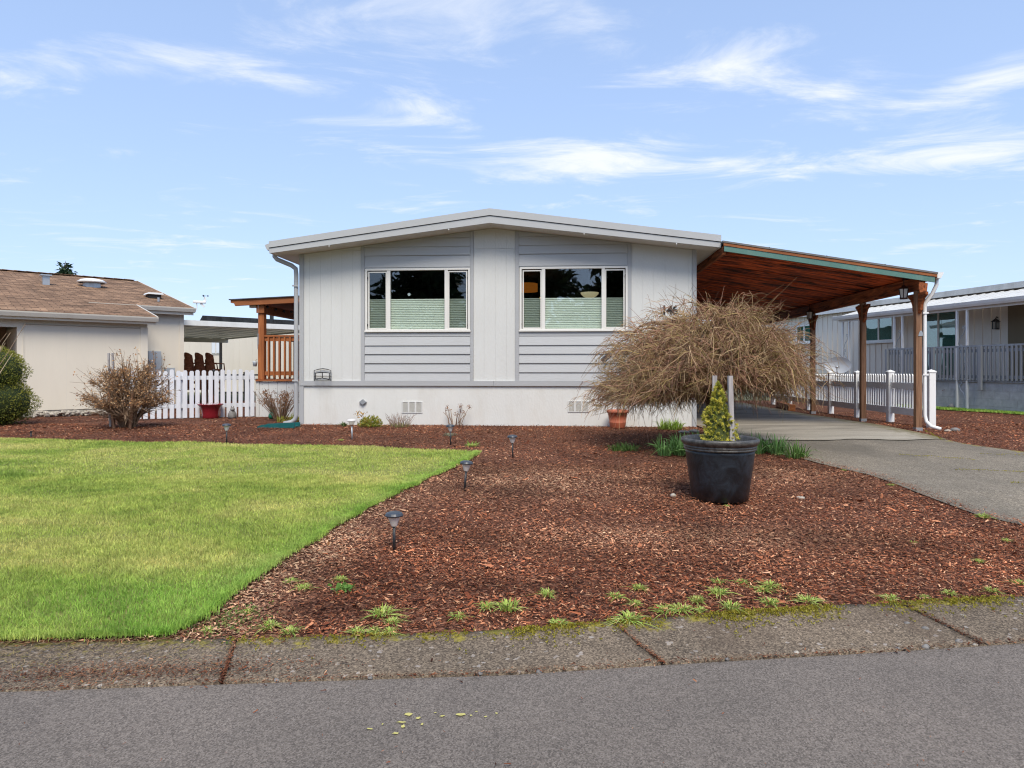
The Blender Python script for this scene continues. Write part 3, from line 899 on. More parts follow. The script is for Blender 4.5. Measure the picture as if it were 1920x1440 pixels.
stone('stone', 7.33, 11.48, .06, 'smaller stone touching the white carport downspout', .4, M_PALEST)
for n_, (sx_, sy_, r_) in enumerate(sorted([(.12, 3.035, .016), (-.14, 3.02, .013), (-.62, 2.98, .012), (-1.02, 2.955, .014), (2.0, 3.30, .022), (2.2, 3.36, .020), (1.86, 3.29, .014), (2.12, 3.50, .018), (2.06, 3.56, .016), (2.26, 3.33, .016), (1.35, 3.24, .016), (1.0, 3.17, .012), (-1.55, 2.92, .012), (-1.75, 2.90, .014)], key=lambda q: q[0] / q[1])):
    tag(stone('pebble', sx_, sy_, r_, 'pebble lying in a joint of the concrete gutter, number %s from the left' % ['one', 'two', 'three', 'four', 'five', 'six', 'seven', 'eight', 'nine', 'ten', 'eleven', 'twelve', 'thirteen', 'fourteen'][n_], .6, M_PALEST if int(sx_ * 100) % 2 else M_STONE), group='pebbles in the gutter joints')
for i, (x, y, lb) in enumerate([(-1.43, 4.9, 'dry curled leaf lying on the front lawn'), (-1.28, 4.85, 'dry leaf at the lawn edge beside the nearest path light')][:2]):
    x, y = ((-1.92, 5.18), (-1.30, 4.82))[i]
    V, F, own = leaves(np.array([(0, 0, .0)] * 2), np.array([.055, .045]), RNG, .2)
    o = link('dry_leaf', npmesh('dry_leaf', V, F, np.tile(np.array((.26, .12, .05)), (len(V), 1))), M_DRYLEAF, loc=(x, y, gz(x, y) + .035))
    tag(o, lb, 'leaf')

# ------------------------------------------------------------------ the mobile home
HA = -math.atan(93 / 1280)
PH = (-3.987, 12.82)
home = empty('mobile_home', (PH[0], PH[1], 0), HA, 'white and grey mobile home with low gable roof and two wide windows', 'house')
SC = 3.635                                   # ridge position along the facade
WID = 7.32
def ztop(s):                                 # underside of the roof at the wall
    return 3.951 - .1216 * abs(s - SC)
def clip_top(s0, s1, z0, z1):
    """outline in (s,z) of a board between s0,s1 and z0,z1 cut by the two roof slopes"""
    poly = [(s0, z0), (s1, z0), (s1, z1), (s0, z1)]
    for sg in (-1, 1):
        f = lambda p: 3.947 - .1216 * sg * (p[0] - SC) - p[1]
        out = []
        for i in range(len(poly)):
            p, q = poly[i - 1], poly[i]
            fp, fq = f(p), f(q)
            if (fp >= 0) != (fq >= 0):
                t = fp / (fp - fq); out.append((p[0] + t * (q[0] - p[0]), p[1] + t * (q[1] - p[1])))
            if fq >= 0: out.append(q)
        poly = out
    return poly if len(poly) >= 3 else None

grooves = [.193 + .2056 * k for k in range(36)]
def strip_edges(a, b):
    e = [a] + [q for q in grooves if a + .03 < q < b - .03] + [b]
    return list(zip(e[:-1], e[1:]))
GAP = .0012
BELT0, BELT1 = 1.05, 1.14
SEAM = 3.572
# upper white panels
for (a, b) in ((.083, 1.174), (3.288, 4.056), (6.168, 7.25)):
    for (s0, s1) in strip_edges(a, b):
        MB().prism([(s0 + GAP, BELT1), (s1 - GAP, BELT1), (s1 - GAP, SEAM - .002), (s0 + GAP, SEAM - .002)] if min(ztop(s0), ztop(s1)) > SEAM + .03
                   else clip_top(s0 + GAP, s1 - GAP, BELT1, 9), 0, .018).build('siding_board', M_SIDE, home)
        if min(ztop(s0), ztop(s1)) > SEAM + .03:
            MB().prism(clip_top(s0 + GAP, s1 - GAP, SEAM + .003, 9), -.002, .018).build('siding_board', M_SIDE, home)
# skirting boards
M_SKIRT = mat('white_skirting_paint', (.66, .655, .62), .6, .035, 1.8, bump=.0035, bscale=34, stretch=(1, 1, .55), spec=.3, dirt=(.50, .45, .37), dscale=2.1, damt=.35)
for (s0, s1) in strip_edges(.075, 7.25):
    MB().box(s0 + GAP, s1 - GAP, .004, .02, .10, BELT0).build('skirting_board', M_SKIRT, home)
# wall sheathing behind the boards (openings left for the windows)
WINS = [(1.262, 3.224), (4.140, 6.097)]
WZ0, WZ1 = 2.058, 3.225
mb = MB()
mb.box(.02, 7.3, .0065, .10, .10, WZ0)
for (a, b) in ((.02, WINS[0][0]), (WINS[0][1], WINS[1][0]), (WINS[1][1], 7.3)):
    mb.box(a, b, .0065, .10, WZ0, WZ1)
mb.prism([(.02, WZ1), (7.3, WZ1), (7.3, ztop(7.3) - .002), (SC, 3.949), (.02, ztop(.02) - .002)], .0065, .10)
mb.build('front_wall', M_SIDE, home)
MB().box(0, .1, .11, 12.5, .1, 3.49).build('side_wall', M_SIDE, home)
MB().box(7.22, 7.32, .11, 12.5, .1, 3.49).build('side_wall', M_SIDE, home)
MB().box(0, 7.32, 12.5, 12.6, .1, 3.49).build('rear_wall', M_SIDE, home)
# room behind the windows
rm = MB()
rm.box(.1, 7.2, 4.6, 4.65, 1.1, 3.4).box(.1, .15, .12, 4.6, 1.1, 3.4).box(7.15, 7.2, .12, 4.6, 1.1, 3.4)
rm.box(.1, 7.2, .12, 4.65, 1.05, 1.1).box(.1, 7.2, .12, 4.65, 3.4, 3.44).box(3.6, 3.68, .12, 3.0, 1.1, 3.4)
rm.build('room_shell', M_ROOM, home)
# corner and belt trims, vertical trims of the grey panels
MB().box(0, .083, -.022, .018, .10, BELT0 - .002).build('corner_trim', M_GREY, home)
MB().prism([(0, BELT1 + .002), (.083, BELT1 + .002), (.083, ztop(.083) - .005), (0, ztop(0) - .005)], -.022, .018).build('corner_trim', M_GREY, home)
MB().box(7.252, 7.325, -.022, .018, .10, BELT0 - .002).build('corner_trim', M_GREY, home)
MB().prism([(7.252, BELT1 + .002), (7.325, BELT1 + .002), (7.325, ztop(7.325) - .005), (7.252, ztop(7.252) - .005)], -.022, .018).build('corner_trim', M_GREY, home)
for (a, b) in ((-.01, 3.66), (3.664, 7.335)):
    MB().box(a, b, -.032, .018, BELT0, BELT1).build('belt_trim', M_GREY, home)
for (a, b) in ((1.176, 1.246), (3.228, 3.286), (4.058, 4.126), (6.092, 6.166)):
    MB().prism(clip_top(a, b, BELT1 + .002, 9), -.020, .018).build('panel_trim', M_GREY, home)
# lap boards
LOW = [1.142, 1.300, 1.469, 1.638, 1.797, 1.962]
HIGH = [3.245, 3.467, 3.625, 3.783, 3.951]
for (a, b) in ((1.249, 3.225), (4.129, 6.089)):
    for z0, z1 in zip(LOW[:-1], LOW[1:]):
        MB().prism([(a, z0), (b, z0), (b, z1 - .001), (a, z1 - .001)], 0, .018, front=lambda z, z0=z0: -.024 + (z - z0) * .13).build('lap_board', M_LAP, home)
    MB().prism([(a, 1.966), (b, 1.966), (b, WZ0 - .002), (a, WZ0 - .002)], -.010, .018).build('lap_board', M_LAP, home)
    for z0, z1 in zip(HIGH[:-1], HIGH[1:]):
        pl = clip_top(a, b, z0, z1 - .001)
        if pl:
            MB().prism(pl, 0, .018, front=lambda z, z0=z0: -.024 + (z - z0) * .11).build('lap_board', M_LAP, home)
    MB().box(a, b, -.012, .018, WZ1 + .002, 3.243).build('window_head_trim', M_GREY, home)

# windows: frame > sash, pane, blind, hinge
def pleats(s0, s1, z0, z1, y, n):
    V, F = [], []
    for i in range(2 * n + 1):
        z = z0 + (z1 - z0) * i / (2 * n)
        yy = y + (.016 if i % 2 else -.010)
        V += [(s0, yy, z), (s1, yy, z)]
        if i: F.append((2 * i - 2, 2 * i - 1, 2 * i + 1, 2 * i))
    return MB().add(V, F)
for wi, (a, b) in enumerate(WINS):
    off = a - WINS[0][0]
    m1, m2 = (1.668 + off, 1.732 + off), (2.752 + off, 2.814 + off)
    if wi: m1, m2 = (4.543, 4.606), (5.630, 5.690)
    fr = MB()
    t = .036
    fr.box(a, b, -.03, .05, WZ0, WZ0 + t).box(a, b, -.03, .05, WZ1 - t, WZ1)
    fr.box(a, a + t, -.03, .05, WZ0 + t, WZ1 - t).box(b - t, b, -.03, .05, WZ0 + t, WZ1 - t)
    for q in (m1, m2):
        fr.box(q[0], q[1], -.026, .05, WZ0 + t, WZ1 - t)
    fr.box(a - .012, b + .012, -.045, -.031, WZ0 - .012, WZ0 + .018)
    win = fr.build('window', M_WINF, home)
    for (p, q, side) in ((a + t, m1[0], -1), (m2[1], b - t, 1)):
        sa = MB(); k = .022
        g0, g1 = p + (.016 if side < 0 else .002), q - (.016 if side > 0 else .002)
        z0, z1 = WZ0 + t + .004, WZ1 - t - .018
        sa.box(g0, g1, -.012, .02, z0, z0 + k).box(g0, g1, -.012, .02, z1 - k, z1)
        sa.box(g0, g0 + k, -.012, .02, z0 + k, z1 - k).box(g1 - k, g1, -.012, .02, z0 + k, z1 - k)
        sa.build('sash', M_WINF, win)
        MB().box(g0 + k, g1 - k, .002, .006, z0 + k, z1 - k).build('pane', M_GLASSD, win)
        for hz in (WZ0 + .12, WZ1 - .17):
            hx = (p + .007) if side < 0 else (q - .007)
            MB().box(hx - .006, hx + .006, -.034, -.010, hz - .02, hz + .02).build('hinge', M_BLACKI, win)
        pleats(g0 + k - .01, g1 - k + .01, z0, 2.645, .045, 17).build('blind', M_BLIND, win)
        MB().box(g0 + k - .01, g1 - k + .01, .032, .056, 2.6455, 2.66).build('blind_rail', M_BLIND, win)
    MB().box(m1[1], m2[0], .002, .006, WZ0 + t, WZ1 - t).build('pane', M_GLASS, win)
    pleats(m1[1] - .01, m2[0] + .01, WZ0 + t, 2.645, .05, 17).build('blind', M_BLIND, win)
    MB().box(m1[1] - .01, m2[0] + .01, .036, .062, 2.6455, 2.662).build('blind_rail', M_BLIND, win)
tag(MB().lathe([(0, 0), (.028, 0), (.028, .002), (.022, .002), (.022, .0005), (0, .0005)], n=20).build('window_sticker', mat('pale_sticker', (.55, .60, .66), .5, .2, 90), home), 'small round pale decal inside the left window pane')
st_ = bpy.data.objects['window_sticker']; st_.rotation_euler = (R(90), 0, 0); st_.location = (2.08, .0125, 2.745)

# roof: two slopes, boxed two-tier fascia
def rake(z_a, z_b, y0, y1, s0=-.389, s1=7.658, pk_a=None, pk_b=None):
    return [(s0, z_a), (SC, pk_a), (s1, z_a), (s1, z_b), (SC, pk_b), (s0, z_b)], y0, y1
def rbox(name, za, zb, pa, pb, y0, y1, m, s0=-.389, s1=7.658):
    mb = MB()
    for (p, q, z0p, z0q, z1p, z1q) in ((s0, SC, za, pa, zb, pb), (SC, s1, pa, za, pb, zb)):
        mb.prism([(p, z0p), (q, z0q), (q, z1q), (p, z1p)], y0, y1)
    return mb.build(name, m, home)
rbox('upper_fascia', 3.562, 3.675, 4.086, 4.206, -.475, -.44, M_FASC)
rbox('fascia_gap_shadow', 3.552, 3.562, 4.076, 4.086, -.462, -.44, M_DARK)  # dark strip painting the shadow line in the gap between the fascia bands
rbox('lower_fascia', 3.462, 3.551, 3.951, 4.075, -.458, -.425, M_FASC)
rbox('soffit', 3.463, 3.50, 3.952, 3.99, -.4245, 12.7, M_SOFF, -.385, 7.654)
rbox('roof', 3.56, 3.664, 4.08, 4.195, -.439, 12.75, M_FASC, -.387, 7.656)
for (a, b) in ((-.388, -.35), (7.62, 7.657)):
    MB().box(a, b, -.43, 12.6, 3.465, 3.56).build('eave_board', M_FASC, home)
# gutter on the left eave and its downspout
gp = [(-.40, 3.655), (-.40, 3.535), (-.455, 3.530), (-.475, 3.565), (-.50, 3.625), (-.492, 3.628), (-.468, 3.575), (-.45, 3.545), (-.412, 3.545), (-.412, 3.655)]
gu = MB().prism(gp[::-1], -.40, 12.5)
gu.prism([(-.40, 3.535), (-.40, 3.655), (-.495, 3.625), (-.455, 3.53)], -.402, -.40)
gu.build('gutter', M_FASC, home)
MB().tube([(-.44, -.10, 3.55), (-.44, -.10, 3.46), (-.40, -.09, 3.41), (-.14, -.04, 3.30), (-.065, -.03, 3.24), (-.055, -.03, 3.14), (-.055, -.03, .50), (-.075, -.03, .42), (-.14, -.04, .365), (-.28, -.06, .34)], .042, 8).build('downspout', M_GREY, home, smooth=True)
for z in (2.9, 1.13):
    MB().box(-.11, .0, -.088, -.082, z, z + .03).build('downspout_strap', M_FASC, home)
# crawl-space vents
def vent(s0, s1, z0, z1):
    fr = MB()
    fr.box(s0, s1, -.008, .004, z0, z0 + .012).box(s0, s1, -.008, .004, z1 - .012, z1)
    n = 3; cw = (s1 - s0) / n
    for i in range(n + 1):
        x = s0 + cw * i
        wv = .009 if i in (0, n) else .016
        x0 = x if i == 0 else (x - wv * 2 if i == n else x - wv)
        fr.box(x0, x0 + wv * 2, -.008, .004, z0 + .012, z1 - .012)
    v = fr.build('foundation_vent', M_SIDE, home)
    gr_ = MB()
    for i in range(14):
        z = z0 + .012 + (z1 - z0 - .024) * (i + .5) / 14
        gr_.box(s0 + .018, s1 - .018, -.003, .003, z - .0036, z + .0036)
    gr_.build('vent_louvre', mat('vent_louvre_grey', (.60, .58, .52), .6, .1, 20), v)
vent(1.945, 2.335, .545, .758)
vent(5.02, 5.40, .575, .778)
# small outlet cover on the skirting
MB().prism([(1.145, .745), (1.215, .69), (1.285, .745), (1.215, .80)], -.045, .004).build('outlet_cover', M_DKGREY, home, bevel=.006)
# house number
for i, (ch, s) in enumerate((('1', 6.755), ('4', 6.850), ('6', 6.945))):
    cu = bpy.data.curves.new('digit', 'FONT'); cu.body = ch; cu.size = .235; cu.extrude = .006; cu.align_x = 'CENTER'; cu.offset = .004
    tmp = bpy.data.objects.new('digit_tmp', cu); COL.objects.link(tmp)
    dg = bpy.context.evaluated_depsgraph_get()
    me = bpy.data.meshes.new_from_object(tmp.evaluated_get(dg)); me.materials.clear()
    bpy.data.objects.remove(tmp)
    o = link('house_number', me, M_BLACKI, home)
    o.rotation_euler = (R(90), 0, 0); o.location = (s, -.008, 2.345)
# soffit screws / clips along the rake
for (s, dzz) in ((.72, 0), (2.9, 0), (5.3, 0), (6.9, 0)):
    MB().box(s - .008, s + .008, -.452, -.435, ztop(s) - .025, ztop(s) - .001).build('light_clip', M_VINYL, home)

def hw(s, d, z):
    """house-local to world"""
    c, n = math.cos(HA), math.sin(HA)
    return (PH[0] + s * c - d * n, PH[1] + s * n + d * c, z)
# things at the facade
hr = empty('hose_hanger', hw(.455, -.012, 1.142), HA, 'black iron hose hanger standing on the grey belt trim', 'hose hanger')
MB().tube([(-.165, -.02, .0), (-.165, -.02, .19)] + [(-.165 + .33 * t, -.02, .19 + .035 * math.sin(math.pi * t)) for t in (.25, .5, .75)] + [(.155, -.02, .19), (.155, -.02, 0)], .0075, 6).build('back_frame', M_BLACKI, hr)
MB().tube([(-.165, -.02, .012), (.165, -.02, .012)], .008, 6).build('bar', M_BLACKI, hr)
MB().tube([(-.165, -.02, .085), (.165, -.02, .085)], .006, 6).build('bar', M_BLACKI, hr)
MB().tube([(-.10, -.13, .03), (-.10, -.13, .14), (-.02, -.13, .155), (.08, -.13, .155), (.165, -.13, .145), (.165, -.13, .025)], .009, 6).build('front_frame', M_BLACKI, hr)
MB().tube([(-.10, -.13, .03), (.03, -.13, .05), (.165, -.13, .025)], .007, 6).build('bar', M_BLACKI, hr)
MB().tube([(.03, -.13, .05), (.03, -.13, .15)], .009, 6).build('bar', M_BLACKI, hr)
MB().tube([(-.10, -.13, .09), (-.10, -.02, .085)], .007, 6).tube([(.165, -.13, .085), (.155, -.02, .085)], .007, 6).build('arm', M_BLACKI, hr)
# solar spot light fixed on the lap siding beside the tree
sl = empty('solar_spotlight', hw(5.70, -.02, 1.50), HA, 'small dark solar spotlight on the siding beside the weeping tree', 'spotlight')
o = MB().box(-.095, .095, -.012, .012, -.055, .055).build('solar_panel', mat('solar_cell', (.035, .075, .12), .25, .4, 30, spec=.6), sl, bevel=.008); o.location = (0, -.14, .06); o.rotation_euler = (R(28), R(-42), 0)
MB().tube([(0, .01, 0), (0, -.06, .0), (0, -.12, .05)], .012, 6).build('bracket', M_BLACKP, sl)

# lit fittings seen through the right window
pl = empty('pendant_lamp', hw(5.44, .62, 2.715), HA, 'pale gold bowl lamp inside the right window above the blind', 'lamp')
MB().lathe([(0, 0), (.06, .003), (.12, .03), (.165, .075), (.175, .105), (.168, .105), (.11, .035), (0, .012)], n=32).build('bowl', mat('gold_bowl', (.62, .55, .36), .35, .1, 8, emis=(1, .85, .5), estr=.22), pl, smooth=True)
MB().tube([(0, 0, .05), (0, 0, .72)], .006, 6).build('rod', M_BLACKI, pl)
ol = empty('drum_lamp', hw(4.17, 2.2, 2.98), HA, 'orange lit lampshade inside the left pane of the right window', 'lamp')
MB().lathe([(.22, .05), (.22, .22), (.215, .22), (.215, .05), (.22, .05)], n=28).build('shade', mat('orange_shade', (.5, .17, .03), .7, .35, 5, stretch=(.3, .3, 3), emis=(1, .30, .04), estr=.16), ol, smooth=True)
MB().tube([(0, 0, .1), (0, 0, .42)], .008, 6).tube([(-.215, 0, .2), (.215, 0, .2)], .006, 5).build('rod', M_BLACKI, ol)
cd = empty('candle_lamp', hw(4.50, .45, 2.60), HA, 'tiny glowing candle lamp above the blind in the right window', 'lamp')
MB().blob((0, 0, .09), (.016, .016, .026), 8, 6, 3, 0).build('bulb', mat('warm_bulb', (.9, .6, .2), .5, .1, 5, emis=(1, .6, .2), estr=2.2), cd, smooth=True)
MB().lathe([(.03, 0), (.03, .02), (.012, .03), (.012, .07)], n=12).build('holder', M_BLACKI, cd)

# ------------------------------------------------------------------ carport
CPX = (6.93, 11.66)
cp = empty('carport', (CPX[0], CPX[1], 0), HA, 'red stained timber carport attached to the right side of the white home', 'carport')
CD = 12.2                                       # depth
def cpz(s):                                    # top of the roof deck along the slope
    return 2.962 + (.18 - s) * .1636
SL, SR = -3.30, .18
def cslab(z_off, th, s0, s1, y0, y1):
    return MB().prism([(s0, cpz(s0) + z_off - th), (s1, cpz(s1) + z_off - th), (s1, cpz(s1) + z_off), (s0, cpz(s0) + z_off)], y0, y1)
nb = 62
for i in range(nb):
    y0 = -.16 + (CD + .1) * i / nb; y1 = -.16 + (CD + .1) * (i + 1) / nb
    cslab(-.035 + random.uniform(-.006, .006), .024, SL + .02, SR - .02, y0 + .005, y1 - .005).build('roof_board', M_REDWOOD, cp)
cslab(.022, .03, SL - .02, SR + .03, -.235, CD).build('roofing', mat('grey_roofing', (.16, .155, .15), .8, .2, 8), cp)
cslab(-.0085, .050, SL, SR + .02, -.225, -.195).build('fascia_board', M_FASW, cp)
cslab(-.062, .090, SL + .01, SR - .01, -.215, -.185).build('front_flashing', M_TEAL, cp)
for i in range(3):
    s = SL + .75 + i * .95
    cslab(.026, .012, s, s + .012, -.238, CD).build('roofing_seam', M_DARK, cp)
MB().box(SL + .0, SL + .05, -.15, CD, cpz(SL) - .20, cpz(SL) - .064).build('ledger', M_BEAM, cp)
for i in range(8):
    y = .05 + .42 * i
    MB().blob((SL + .055, y, cpz(SL) - .17), (.014, .02, .014), 8, 5, i, 0).build('festoon_bulb', M_VINYL, cp, smooth=True)
# side beam, posts, brackets
MB().box(-.05, .045, -.16, 9.8, 2.70, 2.915).build('beam', M_BEAM, cp, bevel=.006)
MB().prism([(-.06, 2.64), (.055, 2.66), (.07, 2.80), (-.07, 2.83), (-.08, 2.72)], -.195, -.165).build('beam_end', M_BEAM, cp, bevel=.008)
for i, yd in enumerate((0, 2.13, 4.88)):
    wx, wy = CPX[0] - yd * math.sin(HA), CPX[1] + yd * math.cos(HA)
    zb = gz(wx, wy)
    p = MB().box(-.05, .05, yd - .05, yd + .05, zb - .1, 2.699).build('post', M_POST, cp, bevel=.008)
    for sd in (-1, 1):
        pr = [(yd + sd * .051, 2.30), (yd + sd * .051, 2.65), (yd + sd * .30, 2.65), (yd + sd * .29, 2.60), (yd + sd * .20, 2.55), (yd + sd * .14, 2.45), (yd + sd * .13, 2.36)]
        V = [(-.022, q[0], q[1]) for q in pr] + [(.022, q[0], q[1]) for q in pr]; n = len(pr)
        MB().add(V, [tuple(range(n)), tuple(range(2 * n - 1, n - 1, -1))] + [(k, n + k, n + (k + 1) % n, (k + 1) % n) for k in range(n)]).build('brace', M_BEAM, cp)
    # bracket seen on the front face
    pr = [(.051, 2.35), (.051, 2.65), (.09, 2.65), (.115, 2.60), (.10, 2.52), (.08, 2.47), (.07, 2.38)]
    MB().prism([(-q[0], q[1]) for q in pr][::-1] if i else pr, yd - .02, yd + .02).build('bracket', M_BEAM, cp)
    MB().box(-.056, .056, yd - .056, yd + .056, zb - .02, zb + .06).build('post_base', M_GREYMET, cp)
MB().prism([(-.02, 1.92), (.055, 1.92), (.055, 1.97), (.04, 2.01), (.012, 2.01), (-.008, 1.965)], -.058, -.051).build('reflector_plate', M_GREYMET, cp)
# gutter and white downspout
gp = [(.215, 2.985), (.215, 2.885), (.275, 2.88), (.315, 2.96), (.32, 2.985), (.308, 2.985), (.268, 2.895), (.228, 2.895), (.228, 2.985)]
MB().prism(gp[::-1], -.20, CD).prism([(.216, 2.884), (.275, 2.88), (.315, 2.96), (.316, 2.98), (.216, 2.98)], -.203, -.2005).build('gutter', M_WHITEM, cp)
zb = gz(7.2, 11.5)
MB().tube([(.262, -.10, 2.89), (.255, -.10, 2.78), (.20, -.06, 2.62), (.115, -.01, 2.48), (.110, -.01, 2.36), (.110, -.01, zb + .27), (.125, -.03, zb + .16), (.17, -.11, zb + .08), (.26, -.22, zb + .05)], .031, 8).build('downspout', M_VINYL, cp, smooth=True)
for z in (2.3, 1.25):
    MB().box(.065, .155, -.050, -.046, z, z + .03).build('downspout_strap', M_VINYL, cp)
def lantern(x, y, z, label):
    L = empty('lantern', (x, y, z), HA, label, 'lantern', 'lanterns hung under the carport')
    mt = mat('bronze_lantern', (.045, .022, .016), .45, .3, 12, metal=.3)
    MB().lathe([(0, .245), (.02, .24), (.03, .225), (.085, .185), (.092, .175), (.0, .178)], n=6).build('cap', mt, L)
    MB().lathe([(0, 0), (.065, 0), (.070, .012), (.060, .022), (0, .022)], n=6).build('base', mt, L)
    fr = MB()
    for k in range(6):
        a = 2 * math.pi * k / 6
        fr.bar((.056 * math.cos(a), .056 * math.sin(a), .02), (.078 * math.cos(a), .078 * math.sin(a), .176), .010, .010)
    fr.build('cage', mt, L)
    MB().lathe([(.050, .024), (.071, .174)], n=6).build('lens', mat('lantern_glass', (.62, .60, .55), .3, .15, 20), L)
    MB().blob((0, 0, .09), (.018, .018, .035), 8, 6, 1, 0).build('bulb', M_VINYL, L, smooth=True)
    MB().tube([(0, 0, .24), (0, 0, .36)], .008, 6).build('stem', mt, L)
lantern(6.76, 11.78, 2.565, 'bronze lantern under the carport edge beside the nearest timber post')
lantern(7.13, 16.35, 2.55, 'smaller looking bronze lantern under the carport by the farthest timber post')
# shed closing the carport at the back
sh = empty('storage_shed', (4.15, 22.6, .27), HA, 'brown timber shed at the back of the carport behind the weeping tree', 'shed')
for i in range(14):
    MB().box(i * .2 + .004, i * .2 + .196, random.uniform(-.006, .006), .05, 0, 2.32).build('plank', M_BROWNWALL, sh)
MB().box(0, 2.8, .055, 1.6, 0, 2.28).build('shed_body', M_BROWNWALL, sh)
MB().prism([(-.1, 2.3), (2.9, 2.3), (2.9, 2.4), (-.1, 2.4)], -.1, 1.7).build('shed_roof', M_SHING2, sh)
o = tag(MB().box(-.9, .9, -.09, .09, 0, .16).build('timber_sleeper', M_FASW, loc=(7.45, 18.6, gz(7.4, 18.6)), bevel=.01), 'orange brown timber sleeper on the mulch under the white fence', 'timber'); o.rotation_euler = (0, 0, R(78))

# ------------------------------------------------------------------ covered deck on the left side of the home
dk = empty('covered_deck', (-5.7, 15.35, 0), HA, 'orange stained covered deck with railing left of the white home', 'deck')
DW = 1.9
for i in range(9):
    MB().box(.02 + i * .21, .02 + i * .21 + .205, 0, .02, .2, 1.085).build('skirting_board', M_SIDE, dk)
MB().box(-.06, .015, -.015, .03, .2, 1.12).build('corner_trim', M_SIDE, dk)
MB().box(-.02, DW, .025, 5, .2, 1.07).build('deck_base', M_SIDE, dk)
for i in range(12):
    MB().box(-.05, DW, -.05 + i * .42, -.05 + i * .42 + .414, 1.09, 1.125).build('deck_plank', M_DECKX, dk)
for (x, y) in ((.05, .08), (.05, 3.6)):
    MB().box(x - .07, x + .07, y - .07, y + .07, 1.126, 2.62).build('post', M_DECKW, dk, bevel=.006)
MB().box(.125, DW, .02, .12, 2.085, 2.125).build('top_rail', M_DECKX, dk, bevel=.004)
MB().box(.125, DW, .045, .085, 1.99, 2.08).build('rail', M_DECKX, dk)
MB().box(.125, DW, .045, .085, 1.22, 1.31).build('rail', M_DECKX, dk)
for i in range(13):
    x = .225 + i * .125
    MB().box(x - .019, x + .019, .004, .043, 1.19, 2.08).build('baluster', M_DECKW, dk)
for i in range(9):                                # far railing seen between the balusters
    MB().box(-.0, .04, .5 + i * .3, .54 + i * .3, 1.126, 2.05).build('baluster', M_DECKW, dk)
MB().box(-.01, .05, .15, 3.53, 2.05, 2.12).build('top_rail', M_DECKX, dk)
# roof: front rafter with scrolled end, beam, ceiling boards
def dz_(x): return 2.905 + (x + .6) * .042
MB().prism([(-.60, 2.845), (-.52, 2.83), (-.50, 2.775), (DW, 2.775 + .105), (DW, dz_(DW)), (-.60, dz_(-.60))], -.10, -.05).build('front_rafter', M_FASW, dk, bevel=.004)
MB().prism([(-.63, dz_(-.63) + .002), (DW, dz_(DW) + .002), (DW, dz_(DW) + .022), (-.63, dz_(-.63) + .022)], -.13, 5).build('roofing', M_SHING2, dk)
for i in range(14):
    y0 = -.045 + i * .36
    MB().prism([(-.55, dz_(-.55) - .03), (DW, dz_(DW) - .03), (DW, dz_(DW) - .002), (-.55, dz_(-.55) - .002)], y0, y0 + .352).build('ceiling_board', M_DECKRED, dk)
MB().box(-.04, .14, -.03, 4.9, 2.622, 2.80).build('beam', M_FASW, dk, bevel=.005)
MB().box(-.20, -.05, -.03, .07, 2.74, 2.80).build('rafter_tail', mat('bare_wood_block', (.45, .36, .27), .8, .2, 9), dk)
fl = MB()
for i in range(9):
    fl.blob((.17 + .012 * i, .1 + i * .42, 2.765 - .012 * (i % 3)), (.03, .04, .03), 7, 5, i, .3)
fl.build('string_lights', M_BLACKP, dk)
MB().box(DW - 1.0, DW - .3, 1.0, 1.5, 1.126, 1.52).build('seat_box', mat('dark_blue_box', (.02, .03, .045), .6, .3, 8), dk)
# hanging grey planter on the deck post
hp = empty('hanging_planter', (-5.76, 15.30, 1.42), 0, 'small grey planter hooked on the orange deck post', 'planter')
MB().lathe([(0, 0), (.036, 0), (.05, .085), (.053, .115), (.046, .115), (.042, .09), (0, .09)], n=18).build('planter_cup', M_METER, hp, smooth=True)
MB().tube([(0, .05, .11), (0, .06, .15), (.02, .08, .15)], .005, 5).build('hook', M_BLACKI, hp)
wc = empty('wind_chime', (-5.66, 15.22, 1.93), 0, 'thin wind chime hanging from the deck rafter', 'wind chime')
MB().tube([(0, 0, .0), (0, 0, .86)], .003, 5).build('cord', M_GREYMET, wc)
for k in range(3): MB().tube([(.014 * math.cos(k * 2.1), .014 * math.sin(k * 2.1), -.02 - .05 * k), (.014 * math.cos(k * 2.1), .014 * math.sin(k * 2.1), .22)], .005, 6).build('chime', M_GREYMET, wc)

# ------------------------------------------------------------------ white picket fence on the left
FA = Vector((-5.75, 15.30)); FB = Vector((-9.0, 13.70))
fdir = (FB - FA); flen = fdir.length; fdir.normalize()
fence = empty('picket_fence', (FA.x, FA.y, 0), math.atan2(fdir.y, fdir.x), 'low white painted picket fence with dog-eared pickets behind the red planter', 'fence')
flen = 2.90
n = int(flen / .124)
for i in range(n):
    x = .06 + i * .124
    p = FA + fdir * x
    z0 = gz(p.x, p.y) + .015; z1 = 1.345 - .018 * (x / 1.7) + random.uniform(-.012, .012)
    if i in (2, 5, 13): z1 += .02
    wv = .042; dx = random.uniform(-.006, .006); tl = random.uniform(-.004, .004)
    MB().prism([(x - wv + dx, z0), (x + wv + dx, z0), (x + wv + dx + tl, z1 - .03), (x + wv * .55 + dx + tl, z1), (x - wv * .55 + dx + tl, z1), (x - wv + dx + tl, z1 - .03)], .0, .02).build('picket', M_PICK, fence)
for z in (.52, 1.13):
    MB().box(0, flen, -.062, -.022, z, z + .085).build('rail', M_PICK, fence)
for x in (.10, 1.5, 2.8):
    MB().box(x - .045, x + .045, -.155, -.065, .2, 1.30).build('post', M_PICK, fence)

